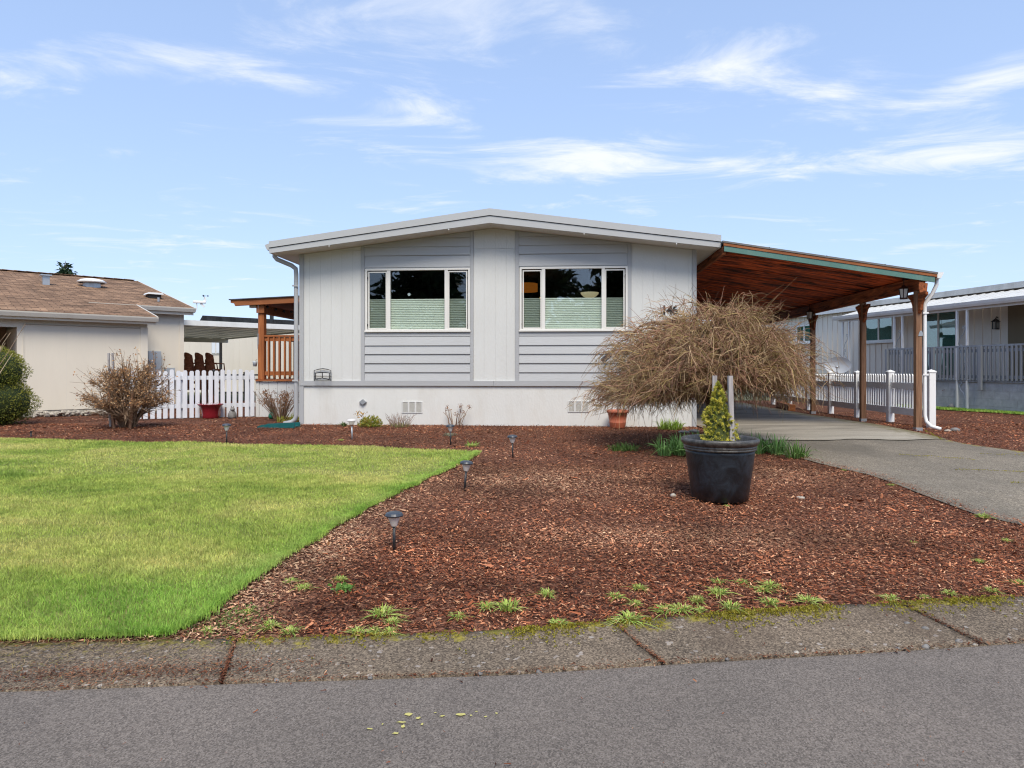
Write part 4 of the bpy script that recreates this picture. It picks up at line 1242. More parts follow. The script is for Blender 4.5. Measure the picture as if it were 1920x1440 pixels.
# ------------------------------------------------------------------ white vinyl fence beside the carport
VA = (7.44, 12.12)
vf = empty('vinyl_fence', (VA[0], VA[1], 0), HA + R(90), 'white vinyl picket fence with capped posts along the carport', 'fence')
VS = 1.51
for i in range(7):
    x = i * VS
    wx = VA[0] - x * math.sin(HA); wy = VA[1] + x * math.cos(HA)
    zb = gz(wx, wy)
    p = MB().box(x - .056, x + .056, -.056, .056, zb - .05, zb + .985).build('post', M_VINYL, vf, bevel=.004)
    MB().lathe([(.092, 0), (.092, .018), (.055, .035), (0, .055)], c=(0, 0, 0), n=4).build('post_cap', M_VINYL, p)
    cap = [o for o in p.children][0]; cap.location = (x, 0, zb + .986); cap.rotation_euler = (0, 0, R(45)); 
    if i == 6: break
    z0 = zb
    MB().box(x + .065, x + VS - .065, -.022, .022, z0 + .175, z0 + .305).build('bottom_rail', M_VINYL, vf)
    MB().box(x + .065, x + VS - .065, -.022, .022, z0 + .665, z0 + .785).build('top_rail', M_VINYL, vf)
    for k in range(13):
        q = x + .065 + (VS - .13) * (k + .5) / 13
        wv = .020
        MB().prism([(q - wv, z0 + .31), (q + wv, z0 + .31), (q + wv, z0 + .66), (q - wv, z0 + .66)], -.010, .010).prism([(q - wv, z0 + .79), (q + wv, z0 + .79), (q + wv, z0 + .925), (q, z0 + .955), (q - wv, z0 + .925)], -.010, .010).build('picket', M_VINYL, vf)

# ------------------------------------------------------------------ left neighbour: cream house with brown shingle roof
LA = math.atan2(.672, .741)
lh = empty('cream_house', (-11.3, 15.06, 0), LA, 'cream sided house with low brown shingle roof at the left', 'house')
GE = .29
# garage part (front) and main part (set back 2 m)
MB().box(.389, 2.885, 0, .10, GE + .13, 2.50).build('wall', M_CREAM, lh)
MB().box(-6, .389, 0, .10, 2.30, 2.50).build('lintel', M_CREAM, lh)
MB().box(-1.9, -1.8, .10, 2, GE, 2.5).build('wall', M_CREAM, lh)
MB().box(.31, .389, .0, 2.0, GE, 2.298).build('wall', M_CREAM, lh)
MB().box(-1.8, .309, 1.9, 2.0, GE, 2.5).build('porch_wall', mat('brown_porch_wall', (.20, .13, .085), .8, .15, 2), lh)  # back wall of the porch in plain brown
MB().box(2.885, 2.96, .0, 2.0, GE, 2.52).build('wall', M_CREAM, lh)
MB().box(2.80, 2.965, -.018, -.001, GE + .13, 2.40).build('corner_board', M_CREAM, lh)
MB().box(.42, 2.80, -.016, -.001, 2.365, 2.38).build('trim_bead', mat('cream_bead_shadow', (.42, .37, .30), .7, .1, 3), lh)  # cream darkened so the bead reads as a shadow line
MB().box(.42, .432, -.014, -.001, GE + .1, 2.364).build('trim_bead', M_CREAM, lh)
for x in (1.25, 2.05):
    MB().box(x, x + .004, -.0015, .0, GE + .05, 2.36).build('panel_joint', M_CREAMT, lh)
MB().box(-6, 2.9, .012, 2.1, GE - .2, GE + .128).build('foundation', mat('foundation_concrete', (.36, .33, .28), .9, .25, 5, bump=.01, bscale=20), lh)
MB().box(2.97, 4.40, 2.0, 2.1, GE, 3.06).build('wall', M_CREAM, lh)
MB().box(-6, 2.97, 2.0, 2.1, 2.3, 3.06).build('wall', M_CREAM, lh)
MB().box(4.30, 4.40, 2.1, 13, GE, 3.06).build('wall', M_CREAM, lh)
MB().box(4.29, 4.41, 1.985, 1.999, GE, 3.05).build('corner_board', M_CREAM, lh)
MB().box(3.42, 3.424, 1.9975, 1.999, GE, 3.05).build('panel_joint', M_CREAMT, lh)
# roof: one slope from the garage eave up to the ridge
SLP = .222
def lz(y): return 2.655 + (y + .25) * SLP
def slope(x0, x1, y0, y1, th=.06, dz=0):
    mb = MB()
    V = [(x0, y0, lz(y0) + dz), (x1, y0, lz(y0) + dz), (x1, y1, lz(y1) + dz), (x0, y1, lz(y1) + dz)]
    V += [(a, b, c - th) for a, b, c in V]
    return mb.add(V, [(0, 1, 2, 3), (7, 6, 5, 4), (0, 4, 5, 1), (1, 5, 6, 2), (2, 6, 7, 3), (3, 7, 4, 0)])
rf = slope(-8, 3.12, -.22, 1.78).build('roof', M_SHING, lh)
rf = slope(-8, 4.62, 1.781, 7.9).build('roof', M_SHING, lh)
mb = MB(); V = [(-8, 7.9, lz(7.9)), (4.62, 7.9, lz(7.9)), (4.62, 14, lz(7.9) - 1.36), (-8, 14, lz(7.9) - 1.36)]
mb.add(V + [(a, b, c - .06) for a, b, c in V], [(0, 1, 2, 3), (7, 6, 5, 4), (0, 4, 5, 1), (1, 5, 6, 2), (2, 6, 7, 3), (3, 7, 4, 0)]); mb.build('roof', M_SHING, lh)
for i in range(40):                                # ridge caps
    x = -7.9 + i * .31
    MB().prism([(x, lz(7.9) + .012), (x + .32, lz(7.9) + .004), (x + .32, lz(7.9) + .02), (x, lz(7.9) + .03)], 7.76, 8.04).build('ridge_shingle', M_SHING, lh)
V = [(4.66, 1.75, lz(1.75)), (4.66, 7.9, lz(7.9)), (4.62, 7.9, lz(7.9)), (4.62, 1.75, lz(1.75))]
def rakeboard(x0, x1, y0, y1, h, m, name):
    V = [(x0, y0, lz(y0) - h), (x1, y0, lz(y0) - h), (x1, y1, lz(y1) - h), (x0, y1, lz(y1) - h), (x0, y0, lz(y0) + .01), (x1, y0, lz(y0) + .01), (x1, y1, lz(y1) + .01), (x0, y1, lz(y1) + .01)]
    MB().add(V, [(0, 3, 2, 1), (4, 5, 6, 7), (0, 1, 5, 4), (1, 2, 6, 5), (2, 3, 7, 6), (3, 0, 4, 7)]).build(name, m, lh)
rakeboard(3.121, 3.15, -.22, 1.74, .14, M_CREAMT, 'rake_board')
rakeboard(4.621, 4.65, 1.785, 7.9, .14, M_CREAMT, 'rake_board')
def gutter(x0, x1, y, z, nm='gutter'):
    pr = [(y, z), (y, z - .11), (y - .06, z - .115), (y - .095, z - .03), (y - .10, z), (y - .088, z), (y - .055, z - .10), (y - .012, z - .10), (y - .012, z)]
    V = [(x0, p[0], p[1]) for p in pr] + [(x1, p[0], p[1]) for p in pr]; n = len(pr)
    MB().add(V, [tuple(range(n))[::-1], tuple(range(n, 2 * n))] + [(k, (k + 1) % n, n + (k + 1) % n, n + k) for k in range(n)]).build(nm, M_CREAMT, lh)
gutter(-8, 3.14, -.224, 2.645)
gutter(-8, 4.64, 1.755, lz(1.78) - .012) if False else gutter(2.0, 4.64, 1.757, lz(1.78) - .012)
MB().box(-8, 3.10, -.222, -.19, 2.47, 2.56).build('fascia', M_CREAM, lh)
MB().box(2.0, 4.60, 1.762, 1.79, lz(1.78) - .21, lz(1.78) - .065).build('fascia', M_CREAM, lh)
# roof vents and pipes
def lroof(x, y): return lz(y)
pv = MB().box(1.45, 1.62, 4.9, 5.07, lz(4.9) - .02, lz(4.9) + .26).build('vent_pipe', M_GREYMET, lh)
MB().box(1.40, 1.67, 4.85, 5.12, lz(4.9) + .261, lz(4.9) + .30).build('vent_cap', M_GREYMET, pv)
rv = MB().lathe([(.24, -.06), (.24, .10), (0, .10)], c=(2.75, 5.3, lz(5.3)), n=24).build('roof_vent', M_GREYMET, lh, smooth=False)
MB().lathe([(.36, .101), (.40, .13), (.30, .20), (.14, .235), (0, .24)], c=(2.75, 5.3, lz(5.3)), n=28).build('vent_dome', M_WHITEM, rv, smooth=True)
sv = MB().box(3.86, 4.18, 3.35, 3.75, lz(3.5) - .02, lz(3.5) + .08).build('skylight', M_DARK, lh)
MB().prism([(3.80, lz(3.5) + .09), (4.24, lz(3.5) + .09), (4.20, lz(3.5) + .14), (3.84, lz(3.5) + .14)], 3.3, 3.8).build('skylight_cover', M_WHITEM, sv)
MB().tube([(3.93, 2.7, lz(2.7)), (3.93, 2.7, lz(2.7) + .12)], .03, 8).build('vent_pipe', M_GREYMET, lh)
# electric meter box
mt = MB().box(3.46, 3.78, 1.86, 1.984, 1.22, 1.86).build('meter_box', M_METER, lh, bevel=.006)
MB().box(3.632, 3.636, 1.855, 1.859, 1.24, 1.84).build('door_seam', M_DARK, mt)
MB().lathe([(0, 0), (.075, 0), (.075, .05), (.06, .07), (0, .075)], n=20).build('meter_dial', M_GREYMET, mt, smooth=True)
md = [o for o in mt.children if o.name.startswith('meter_dial')][0]; md.location = (3.55, 1.858, 1.55); md.rotation_euler = (R(90), 0, 0)
MB().box(3.88, 4.12, 1.80, 1.984, 1.05, 1.40).build('outlet_box', M_METER, lh, bevel=.004)
# weather station on the gutter corner
def lw(x, y, z):
    c, s = math.cos(LA), math.sin(LA)
    return (-11.3 + x * c - y * s, 15.06 + x * s + y * c, z)
ws = empty('weather_station', lw(4.70, 1.80, 3.13), .4, 'white weather station with spinning cups on the cream house roof corner', 'weather station')
MB().tube([(0, 0, -.08), (0, 0, .12)], .012, 6).build('mast', M_WHITEM, ws)
MB().box(-.10, .24, -.05, .05, .12, .19).build('sensor_body', M_WHITEM, ws, bevel=.015)
MB().prism([(.17, .19), (.26, .19), (.23, .30), (.19, .30)], -.03, .03).build('rain_funnel', M_WHITEM, ws)
MB().tube([(.21, 0, .30), (.21, 0, .35)], .006, 5).build('spindle', M_BLACKP, ws)
for k in range(3):
    a = k * 2.09
    q = MB().tube([(.21, 0, .34), (.21 + .07 * math.cos(a), .07 * math.sin(a), .34)], .004, 5).blob((.21 + .08 * math.cos(a), .08 * math.sin(a), .34), (.022, .022, .022), 7, 5, k, 0).build('cup', M_BLACKP, ws)
MB().bar((.10, 0, .12), (.20, 0, .02), .03, .06).build('vane', M_WHITEM, ws)

# patio cover beyond the cream house, its posts, back wall, stacked chairs
pc = empty('patio_cover', (-9.66, 21.0, 0), LA, 'flat white metal patio cover on thin posts beyond the cream house', 'patio cover')
MB().box(-2.2, 4.2, -.03, .0, 2.70, 2.86).build('fascia', M_WHITEM, pc)
MB().box(4.16, 4.2, .0, 9.5, 2.70, 2.80).build('fascia', M_WHITEM, pc)
for i in range(22):
    x = -2.2 + i * .29
    MB().box(x, x + .284, 0, 9.5, 2.735 + (.015 if i % 2 else 0), 2.765 + (.015 if i % 2 else 0)).build('roof_panel', M_WHITEM, pc)
for (x, y) in ((-1.2, 9.3), (1.5, 9.3), (3.9, 9.3), (3.9, 4.8)):
    MB().box(x - .05, x + .05, y - .05, y + .05, .25, 2.734).build('post', mat('brown_metal_post', (.20, .165, .135), .6, .1, 4), pc)
MB().box(-2.2, 4.2, 9.22, 9.40, 2.55, 2.733).build('beam', M_CREAMT, pc)
bh = empty('far_cream_house', (-24, 38, 0), R(-24), 'far pale cream house wall with small window behind the patio cover', 'house')
for i in range(46):
    MB().box(i * .42 + .003, i * .42 + .417, 0, .06, .2, 3.05).build('siding_board', M_CREAM, bh)
wf = MB().box(9.9, 10.6, -.03, -.002, 2.1, 2.8).build('window', M_CREAMT, bh)
MB().box(9.98, 10.2, -.05, -.031, 2.17, 2.73).build('pane', mat('bright_pane', (.75, .78, .8), .2, .05, 2), wf)
MB().box(10.28, 10.5, -.05, -.031, 2.17, 2.73).build('pane', MATS['bright_pane'], wf)
gh = empty('grey_roof_house', (-21, 44, 0), R(8), 'far house showing only its dark grey shingle roof above the patio cover', 'house')
MB().prism([(0, 2.9), (9.2, 2.9), (7.5, 4.55), (1.0, 4.85)], 0, 6).build('roof', M_SHING2, gh)
MB().box(.3, 8.9, .1, 6, .2, 2.9).build('wall', M_CREAM, gh)
MB().box(5.2, 5.4, -.1, .2, 4.2, 4.9).build('vent_pipe', M_BLACKP, gh)
def chair(x, y, z, rz, label):
    c = empty('wicker_chair', (x, y, z), rz, label, 'chair', 'stacked wicker chairs under the patio cover')
    mw = wood('dark_wicker', (.62, .26, .12), (.20, .07, .035), 'x', 5)
    MB().box(-.16, .16, -.28, .28, .38, .44).build('seat', mw, c, bevel=.02)
    V = []; F = []
    nx = 8
    for i in range(nx + 1):
        a = -1 + 2 * i / nx
        yy = .28 - .10 * a * a
        for (zz, off) in ((.44, 0), (1.02 - .10 * a * a, .10)):
            V += [(a * .165, yy + off, zz), (a * .165, yy + off + .03, zz)]
    for i in range(nx):
        b = i * 4
        F += [(b, b + 4, b + 6, b + 2), (b + 1, b + 3, b + 7, b + 5), (b + 2, b + 6, b + 7, b + 3)]
    MB().add(V, F).build('backrest', mw, c)
    for (lx_, ly_) in ((-.14, -.25), (.14, -.25), (-.14, .25), (.14, .25)):
        MB().box(lx_ - .02, lx_ + .02, ly_ - .02, ly_ + .02, 0, .38).build('leg', mw, c)
    for s in (-1, 1):
        MB().tube([(s * .15, -.25, .44), (s * .16, -.22, .64), (s * .16, .2, .66)], .022, 6).build('armrest', mw, c)
CHL = ['wicker chair at the bottom of the stack under the patio cover', 'wicker chair above the lowest one in the stack', 'wicker chair third up in the stack under the patio cover',
       'topmost wicker chair of the stack under the patio cover']
for k, (x0, y0) in enumerate(((-10.85, 23.3), (-10.56, 23.45), (-10.27, 23.6))):
    for i in range(4):
        chair(x0, y0 + i * .02, .28 + i * .21, -.35 + math.pi, ('leftmost', 'middle', 'rightmost')[k] + ' stack of wicker chairs by the fence, ' + ('lowest', 'second', 'third', 'topmost')[i] + ' chair')
# dark iron bench tops showing above the pickets
ib = empty('iron_bench', (-8.3, 19.0, .28), R(10), 'black iron bench showing above the white pickets beside the deck', 'bench')
MB().tube([(0, 0, .92), (1.6, 0, .92)], .022, 6).tube([(0, 0, .80), (1.6, 0, .80)], .015, 6).build('backrest', M_BLACKI, ib)
for x in (0, .8, 1.6):
    MB().tube([(x, .5, 0), (x, .02, .4), (x, 0, 1.0)], .02, 6).build('leg', M_BLACKI, ib)
MB().box(0, 1.6, -.05, .45, .40, .44).build('seat', M_BLACKI, ib)
MB().blob((0, 0, 1.02), (.05, .05, .06), 8, 6, 2, 0).build('finial', M_BLACKI, ib)

# ------------------------------------------------------------------ right neighbour: tan house with grey porch
RA = math.atan2(-.976, .218)
rh = empty('tan_house', (12.38, 16.5, 0), RA, 'tan board sided house with white roof edges and grey porch at the right', 'house')
# local x runs towards the camera, local y into the house; positions t along the porch are x = -t
WB = 1.30
nbd = 58
for i in range(nbd):
    x = -12.6 + i * .27
    MB().box(x + .004, x + .266, WB, WB + .05, .9, 3.42).build('siding_board', M_TAN, rh)
    MB().box(x - .016, x + .016, WB - .022, WB - .0005, .9, 3.42).build('batten', M_TAN, rh)
MB().box(-12.6, 3, WB + .051, WB + .3, .3, 3.45).build('wall', M_TAN, rh)
MB().box(-12.6, -4.4, WB - .03, WB - .024, .25, .92).build('skirting', M_BLOCK, rh)
# main roof edge
MB().box(-12.9, 3.3, WB - .10, WB + 6, 3.50, 3.66).build('roof', mat('aged_white_roof', (.52, .51, .48), .7, .15, 2.5, dirt=(.3, .29, .26), dscale=3, damt=.6), rh)
MB().box(-12.9, -6.62, WB - .18, WB - .101, 3.40, 3.52).build('gutter', M_WHITEM, rh)
# porch roof with ribs, gutter
def prz(y): return 3.12 + y * .27
mb = MB()
for i in range(33):
    x = -6.62 + i * .28
    for (a, b, dzz) in ((0, .19, 0), (.195, .275, .016)):
        V = [(x + a, -.06, prz(-.06) + dzz), (x + b, -.06, prz(-.06) + dzz), (x + b, WB - .11, prz(WB - .11) + dzz), (x + a, WB - .11, prz(WB - .11) + dzz)]
        V += [(p, q, r - .03) for p, q, r in V]
        mb.add(V, [(0, 1, 2, 3), (7, 6, 5, 4), (0, 4, 5, 1), (1, 5, 6, 2), (2, 6, 7, 3), (3, 7, 4, 0)])
mb.build('porch_roof', mat('aged_white_metal', (.60, .60, .58), .6, .08, 2, dirt=(.40, .39, .36), dscale=2.5, damt=.5), rh)
def rg(pr, x0, x1, m, name):
    V = [(x0, p[0], p[1]) for p in pr] + [(x1, p[0], p[1]) for p in pr]; n = len(pr)
    return MB().add(V, [tuple(range(n))[::-1], tuple(range(n, 2 * n))] + [(k, (k + 1) % n, n + (k + 1) % n, n + k) for k in range(n)]).build(name, m, rh)
rg([(-.06, 3.13), (-.06, 3.0), (-.13, 2.995), (-.165, 3.05), (-.19, 3.12), (-.17, 3.125), (-.12, 3.02), (-.075, 3.02), (-.075, 3.13)], -6.64, 3.2, M_WHITEM, 'porch_gutter')
MB().box(-6.55, 3.2, .0, .05, 2.93, 3.04).build('porch_beam', M_WHITEM, rh)
# skirting, deck, railing
MB().box(-4.36, 3.2, .02, .12, .20, 1.02).build('porch_skirting', M_BLOCK, rh)
MB().box(-4.38, 3.2, -.005, WB - .03, 1.021, 1.06).build('porch_deck', M_DKGREY, rh)
MB().box(-4.36, 3.2, -.03, .05, 1.94, 1.985).build('top_rail', M_DKGREY, rh)
MB().box(-4.36, 3.2, .0, .03, 1.80, 1.88).build('rail', M_DKGREY, rh)
MB().box(-4.36, 3.2, .0, .03, 1.12, 1.20).build('rail', M_DKGREY, rh)
xb = -4.33
while xb < 1.2:
    MB().box(xb, xb + .045, -.04, -.001, 1.07, 1.94).build('baluster', M_DKGREY, rh); xb += .118
for t in (4.33, 2.62, 1.135, -.5):
    MB().box(-t - .045, -t + .045, -.10, -.041, .82, 1.97).build('rail_post', M_DKGREY, rh, bevel=.004)
# ironwork columns
def column(t, zb):
    c = MB().box(-t - .18, -t - .13, -.02, .03, zb, 2.93).box(-t + .13, -t + .18, -.02, .03, zb, 2.93).build('porch_column', M_WHITEM, rh)
    z = zb + .25; k = 0
    while z < 2.2:
        sg = 1 if k % 2 else -1
        pts = [(-t - sg * .11, .005, z)]
        for j in range(9):
            u_ = j / 8
            pts.append((-t + sg * (-.10 + .2 * u_) * 1.0, .005, z + .42 * u_ + .05 * math.sin(u_ * 6.28)))
        for j in range(9):
            a = j * .75
            rr = .055 * (1 - j / 11)
            pts.append((-t + sg * (.06 + rr * math.cos(a) - .015), .005, z + .42 + rr * math.sin(a)))
        MB().tube(pts, .010, 5).build('scroll', M_GREYMET, c)
        z += .50; k += 1
column(1.745, .3); column(3.95, .3); column(6.2, .3)
# windows and door
def nwin(t0, t1, z0, z1, name='window', mull=1):
    x0, x1 = -t0, -t1
    t = .06; y0, y1 = WB - .075, WB - .023
    f = MB().box(x0, x1, y0, y1, z0, z0 + t).box(x0, x1, y0, y1, z1 - t, z1).box(x0, x0 + t, y0, y1, z0 + t, z1 - t).box(x1 - t, x1, y0, y1, z0 + t, z1 - t)
    xm = (x0 + x1) / 2
    f.box(xm - .025, xm + .025, y0 + .006, y1, z0 + t, z1 - t)
    f = f.build(name, M_WINF if name == 'patio_door' else M_WHITEM, rh)
    for a, b in ((x0 + t, xm - .025), (xm + .025, x1 - t)):
        MB().box(a, b, WB - .050, WB - .046, z0 + t, z1 - t).build('pane', M_GLASSN, f)
        MB().box(a, b, WB - .030, WB - .026, z0 + t, z1 - t).build('curtain', M_CURT, f)
    MB().box(x0 - .03, x1 + .03, WB - .095, WB - .02, z0 - .05, z0 - .002).build('sill', M_WHITEM, f)
nwin(6.85, 5.53, 2.28, 3.11)
nwin(10.6, 9.6, 2.40, 3.10)
nwin(4.45, 3.10, 1.07, 3.10, 'patio_door')
MB().box(-.95, .25, WB - .03, WB - .023, 1.07, 3.2).build('door', mat('dark_brown_door', (.045, .030, .020), .6, .2, 2), rh)
MB().box(-1.55, -.96, WB - .028, WB - .023, 1.07, 3.35).build('wall_panel', mat('olive_brown_panel', (.20, .155, .095), .7, .12, 3, stretch=(1, 1, .1)), rh)
wl = empty('wall_lantern', (12.38 + .976 * (WB - .1) - .218 * 1.86, 16.5 + .218 * (WB - .1) + .976 * 1.86, 2.48), RA, 'black wall lantern on the tan siding of the porch', 'lantern')
MB().box(-.05, .05, -.03, .08, .0, .16).build('lens', M_LENS, wl)
fr = MB()
for sx_ in (-.052, .052):
    for sy_ in (-.032, .082):
        fr.box(sx_ - .008, sx_ + .008, sy_ - .008, sy_ + .008, -.01, .17)
fr.box(-.06, .06, -.04, .09, -.03, -.01).build('cage', M_BLACKI, wl)
MB().add([(-.085, -.065, .17), (.085, -.065, .17), (.085, .1, .17), (-.085, .1, .17), (0, .02, .27)], [(3, 2, 1, 0), (0, 1, 4), (1, 2, 4), (2, 3, 4), (3, 0, 4)]).build('cap', M_BLACKI, wl)
MB().tube([(0, .02, .26), (0, .05, .31), (0, .1, .28)], .012, 6).build('arm', M_BLACKI, wl)
# satellite dish on a short mast
ds = empty('satellite_dish', (10.55, 22.1, .27), R(-30), 'grey oval satellite dish behind the white vinyl fence', 'satellite dish')
V, F = [], []
for i in range(7):
    r = i / 6
    for k in range(28):
        a = 2 * math.pi * k / 28
        V.append((.40 * r * math.cos(a), .10 * r * r - .1, .28 * r * math.sin(a)))
for i in range(6):
    for k in range(28):
        F.append((i * 28 + k, i * 28 + (k + 1) % 28, (i + 1) * 28 + (k + 1) % 28, (i + 1) * 28 + k))
o = MB().add(V, F).build('reflector', mat('dish_grey', (.36, .38, .41), .5, .08, 5), ds, smooth=True); o.location = (0, 0, 1.22); o.rotation_euler = (R(180 - 12), 0, R(0))
MB().tube([(0, .1, 0), (0, .1, 1.2)], .03, 8).build('mast', M_GREYMET, ds)
MB().tube([(0, .05, 1.0), (0, -.30, .98), (0, -.38, 1.12)], .014, 6).blob((0, -.38, 1.16), (.05, .04, .04), 8, 6, 1, 0).build('feed_arm', M_GREYMET, ds)
# lime planter box and sun catcher
gp_ = empty('planter_box', (13.17, 17.15, gz(13, 17)), RA, 'lime green planter box below the grey porch at the right edge', 'planter')
MB().box(-.25, .6, -.14, .14, 0, .20).build('box', mat('lime_plastic', (.20, .42, .06), .5, .1, 6), gp_, bevel=.01)
MB().box(-.22, .57, -.11, .11, .201, .206).build('soil', M_SOIL, gp_)
ch = empty('sun_catcher', (12.38 + .976 * .95 - .218 * 3.98, 16.5 + .218 * .95 + .976 * 3.98, 2.35), RA, 'hanging ornament with orange drop in the porch glass door', 'ornament')
MB().tube([(0, 0, .1), (0, 0, .62)], .006, 5).blob((0, 0, .30), (.03, .03, .05), 8, 5, 1, 0).build('chain', M_WHITEM, ch)
MB().blob((0, 0, .06), (.07, .025, .08), 8, 6, 3, .1).build('drop', M_TERRA, ch, smooth=True)
stone('stone', 12.02, 18.55, .17, 'dark stone beside the dead stems under the grey porch', .6)

# ------------------------------------------------------------------ vegetation
def bez(S, C, E, k):
    t = np.linspace(0, 1, k)[None, :, None]
    return S[:, None] * (1 - t) ** 2 + 2 * C[:, None] * t * (1 - t) + E[:, None] * t ** 2

def weeping_tree(x0, y0):
    rng = np.random.default_rng(5)
    z0 = gz(x0, y0)
    root = empty('weeping_tree', (x0, y0, z0), 0, 'leafless weeping tree with dense tan twigs in front of the carport', 'tree')
    top = 1.38
    MB().tube([(0, 0, -.05), (.0, .01, .15), (-.02, 0, .5), (.01, .02, .9), (.0, .0, 1.2), (.02, .02, top)], [.085, .062, .055, .052, .055, .045], 10).build('trunk', M_BARK, root, smooth=True)
    # scaffold limbs
    lim = []
    for k in range(9):
        a = 2 * math.pi * k / 9 + rng.uniform(-.25, .25)
        r = rng.uniform(.7, 1.15); zt = rng.uniform(1.25, 1.75)
        lim.append([np.array((0, 0, top - .12)), np.array((.45 * r * math.cos(a), .45 * r * math.sin(a), zt + .35)), np.array((r * math.cos(a), r * math.sin(a), zt - .15))])
    for a, r, zt in ((3.3, 1.25, .66), (2.9, 1.1, .74), (3.9, 1.2, .72), (5.6, 1.15, .86), (.1, 1.2, .85), (4.6, .95, .95)):
        lim.append([np.array((0, 0, top - .3)), np.array((.55 * r * math.cos(a + .2), .55 * r * math.sin(a + .2), zt + .62)), np.array((r * math.cos(a), r * math.sin(a), zt))])
    Lm = np.array(lim)
    P = bez(Lm[:, 0], Lm[:, 1], Lm[:, 2], 10)
    P[:, 1:-1] += rng.normal(0, .028, P[:, 1:-1].shape)
    V, F, own = tubes(P, np.tile(np.linspace(.038, .014, 10), (len(lim), 1)), 6)
    link('limbs', npmesh('limbs', V, F), M_BARK, root)
    # boughs arching out of the limbs and down
    NB = 560
    th = rng.uniform(0, 2 * math.pi, NB)
    Rm = 1.55 + .16 * np.cos(th - math.pi) + .10 * np.sin(3 * th)
    f = np.sqrt(rng.uniform(.08, 1.0, NB))
    re = Rm * f * rng.uniform(.88, 1.0, NB)
    # the lowest hem: lower at the sides than in front
    hem = .72 - .14 * np.cos(th - math.pi) + .26 * np.clip(-np.sin(th), 0, 1) ** 2
    ztop_ = 2.04 * (1 - .36 * f ** 2.0)
    ze = np.where(rng.random(NB) < .62, hem + (ztop_ - hem) * rng.random(NB) ** 1.25 * .9, hem + rng.random(NB) * .2)
    sa = th + rng.normal(0, 1.3, NB); sr = .55 * np.sqrt(rng.random(NB))
    S = np.column_stack([np.cos(sa) * sr, np.sin(sa) * sr, rng.uniform(1.25, 1.80, NB)])
    th2 = th + rng.normal(0, .5, NB)
    S[:, 2] = np.clip(ze + rng.uniform(-.1, .45, NB), 1.15, 1.78)
    C = np.column_stack([np.cos(th2) * re * .62, np.sin(th2) * re * .62, np.minimum(ze + rng.uniform(.10, .55, NB) * (1 + .4 * f), ztop_ + .12)])
    E = np.column_stack([np.cos(th) * re, np.sin(th) * re, ze])
    k = 12
    P = bez(S, C, E, k)
    P += np.cumsum(rng.normal(0, .024, P.shape), 1)
    Rd = np.linspace(.0085, .0028, k)[None] * rng.uniform(.7, 1.2, (NB, 1))
    pal = np.array([(.43, .295, .16), (.33, .205, .11), (.53, .38, .22), (.30, .15, .095), (.45, .26, .175), (.40, .295, .12)])
    def cols(n, dark=1.0):
        return pal[rng.integers(0, 6, n)] * rng.uniform(.5, 1.3, (n, 1)) * dark
    V, F, own = tubes(P, Rd, 4)
    parts = [(V, F, cols(NB, .75)[own])]
    # twigs
    NT = 12500
    b = rng.integers(0, NB, NT); t = rng.uniform(.22, 1.0, NT) * (k - 1)
    i0 = np.clip(t.astype(int), 0, k - 2); fr = (t - i0)[:, None]
    Sx = P[b, i0] * (1 - fr) + P[b, i0 + 1] * fr
    tg = P[b, i0 + 1] - P[b, i0]; tg /= np.linalg.norm(tg, axis=1, keepdims=True)
    out = Sx * (1, 1, 0); out /= np.linalg.norm(out, axis=1, keepdims=True) + 1e-6
    d = tg * .5 + out * .45 + rng.normal(0, .62, (NT, 3)); d /= np.linalg.norm(d, axis=1, keepdims=True)
    Ln = np.minimum(rng.gamma(5, .052, NT), .42)
    dn = d + np.array((0, 0, -.45)) * rng.uniform(-.5, 1.1, (NT, 1)) + rng.normal(0, .4, (NT, 3))
    P2 = bez(Sx, Sx + d * Ln[:, None] * .55, Sx + dn * Ln[:, None], 6)
    P2 += rng.normal(0, .010, P2.shape)
    # keep below the outer dome
    rr = np.hypot(P2[..., 0], P2[..., 1])
    dome = 2.14 * np.sqrt(np.clip(1 - (rr / 1.98) ** 2, .05, 1)) + .02
    hm = .66 + .26 * np.clip(-P2[..., 1] / (rr + .01), 0, 1) ** 2
    P2[..., 2] = np.where(P2[..., 2] < hm, hm + (P2[..., 2] - hm) * .4, P2[..., 2])
    P2[..., 2] = np.where(P2[..., 2] > dome, dome + (P2[..., 2] - dome) * .25, P2[..., 2])
    P2[..., 2] = np.maximum(P2[..., 2], .36)
    V, F, own = tubes(P2, np.linspace(.0044, .0019, 6)[None] * rng.uniform(.7, 1.35, (NT, 1)), 3)
    parts.append((V, F, cols(NT)[own]))
    NW = 25000
    b = rng.integers(0, NT, NW); i0 = rng.integers(1, 5, NW)
    Sx = P2[b, i0]; tg = P2[b, i0 + 1] - P2[b, i0]; tg /= np.linalg.norm(tg, axis=1, keepdims=True) + 1e-9
    d = tg * .8 + rng.normal(0, .5, (NW, 3)); d /= np.linalg.norm(d, axis=1, keepdims=True)
    Ln = rng.gamma(4, .035, NW)
    P3 = bez(Sx, Sx + d * Ln[:, None] * .55, Sx + (d + np.array((0, 0, -.35))) * Ln[:, None], 4)
    V, F, own = tubes(P3, np.linspace(.0028, .0016, 4)[None] * rng.uniform(.8, 1.3, (NW, 1)), 3)
    parts.append((V, F, cols(NW)[own]))
    # stray shoots above the dome
    NS = 70
    a = rng.uniform(0, 6.28, NS); r = 1.25 * np.sqrt(rng.random(NS))
    Sx = np.column_stack([r * np.cos(a), r * np.sin(a), 2.02 - .34 * r ** 2])
    d = np.column_stack([np.cos(a) * .8, np.sin(a) * .8, rng.uniform(.3, 1.0, NS)]) + rng.normal(0, .25, (NS, 3))
    Ln = rng.uniform(.12, .42, NS)[:, None]
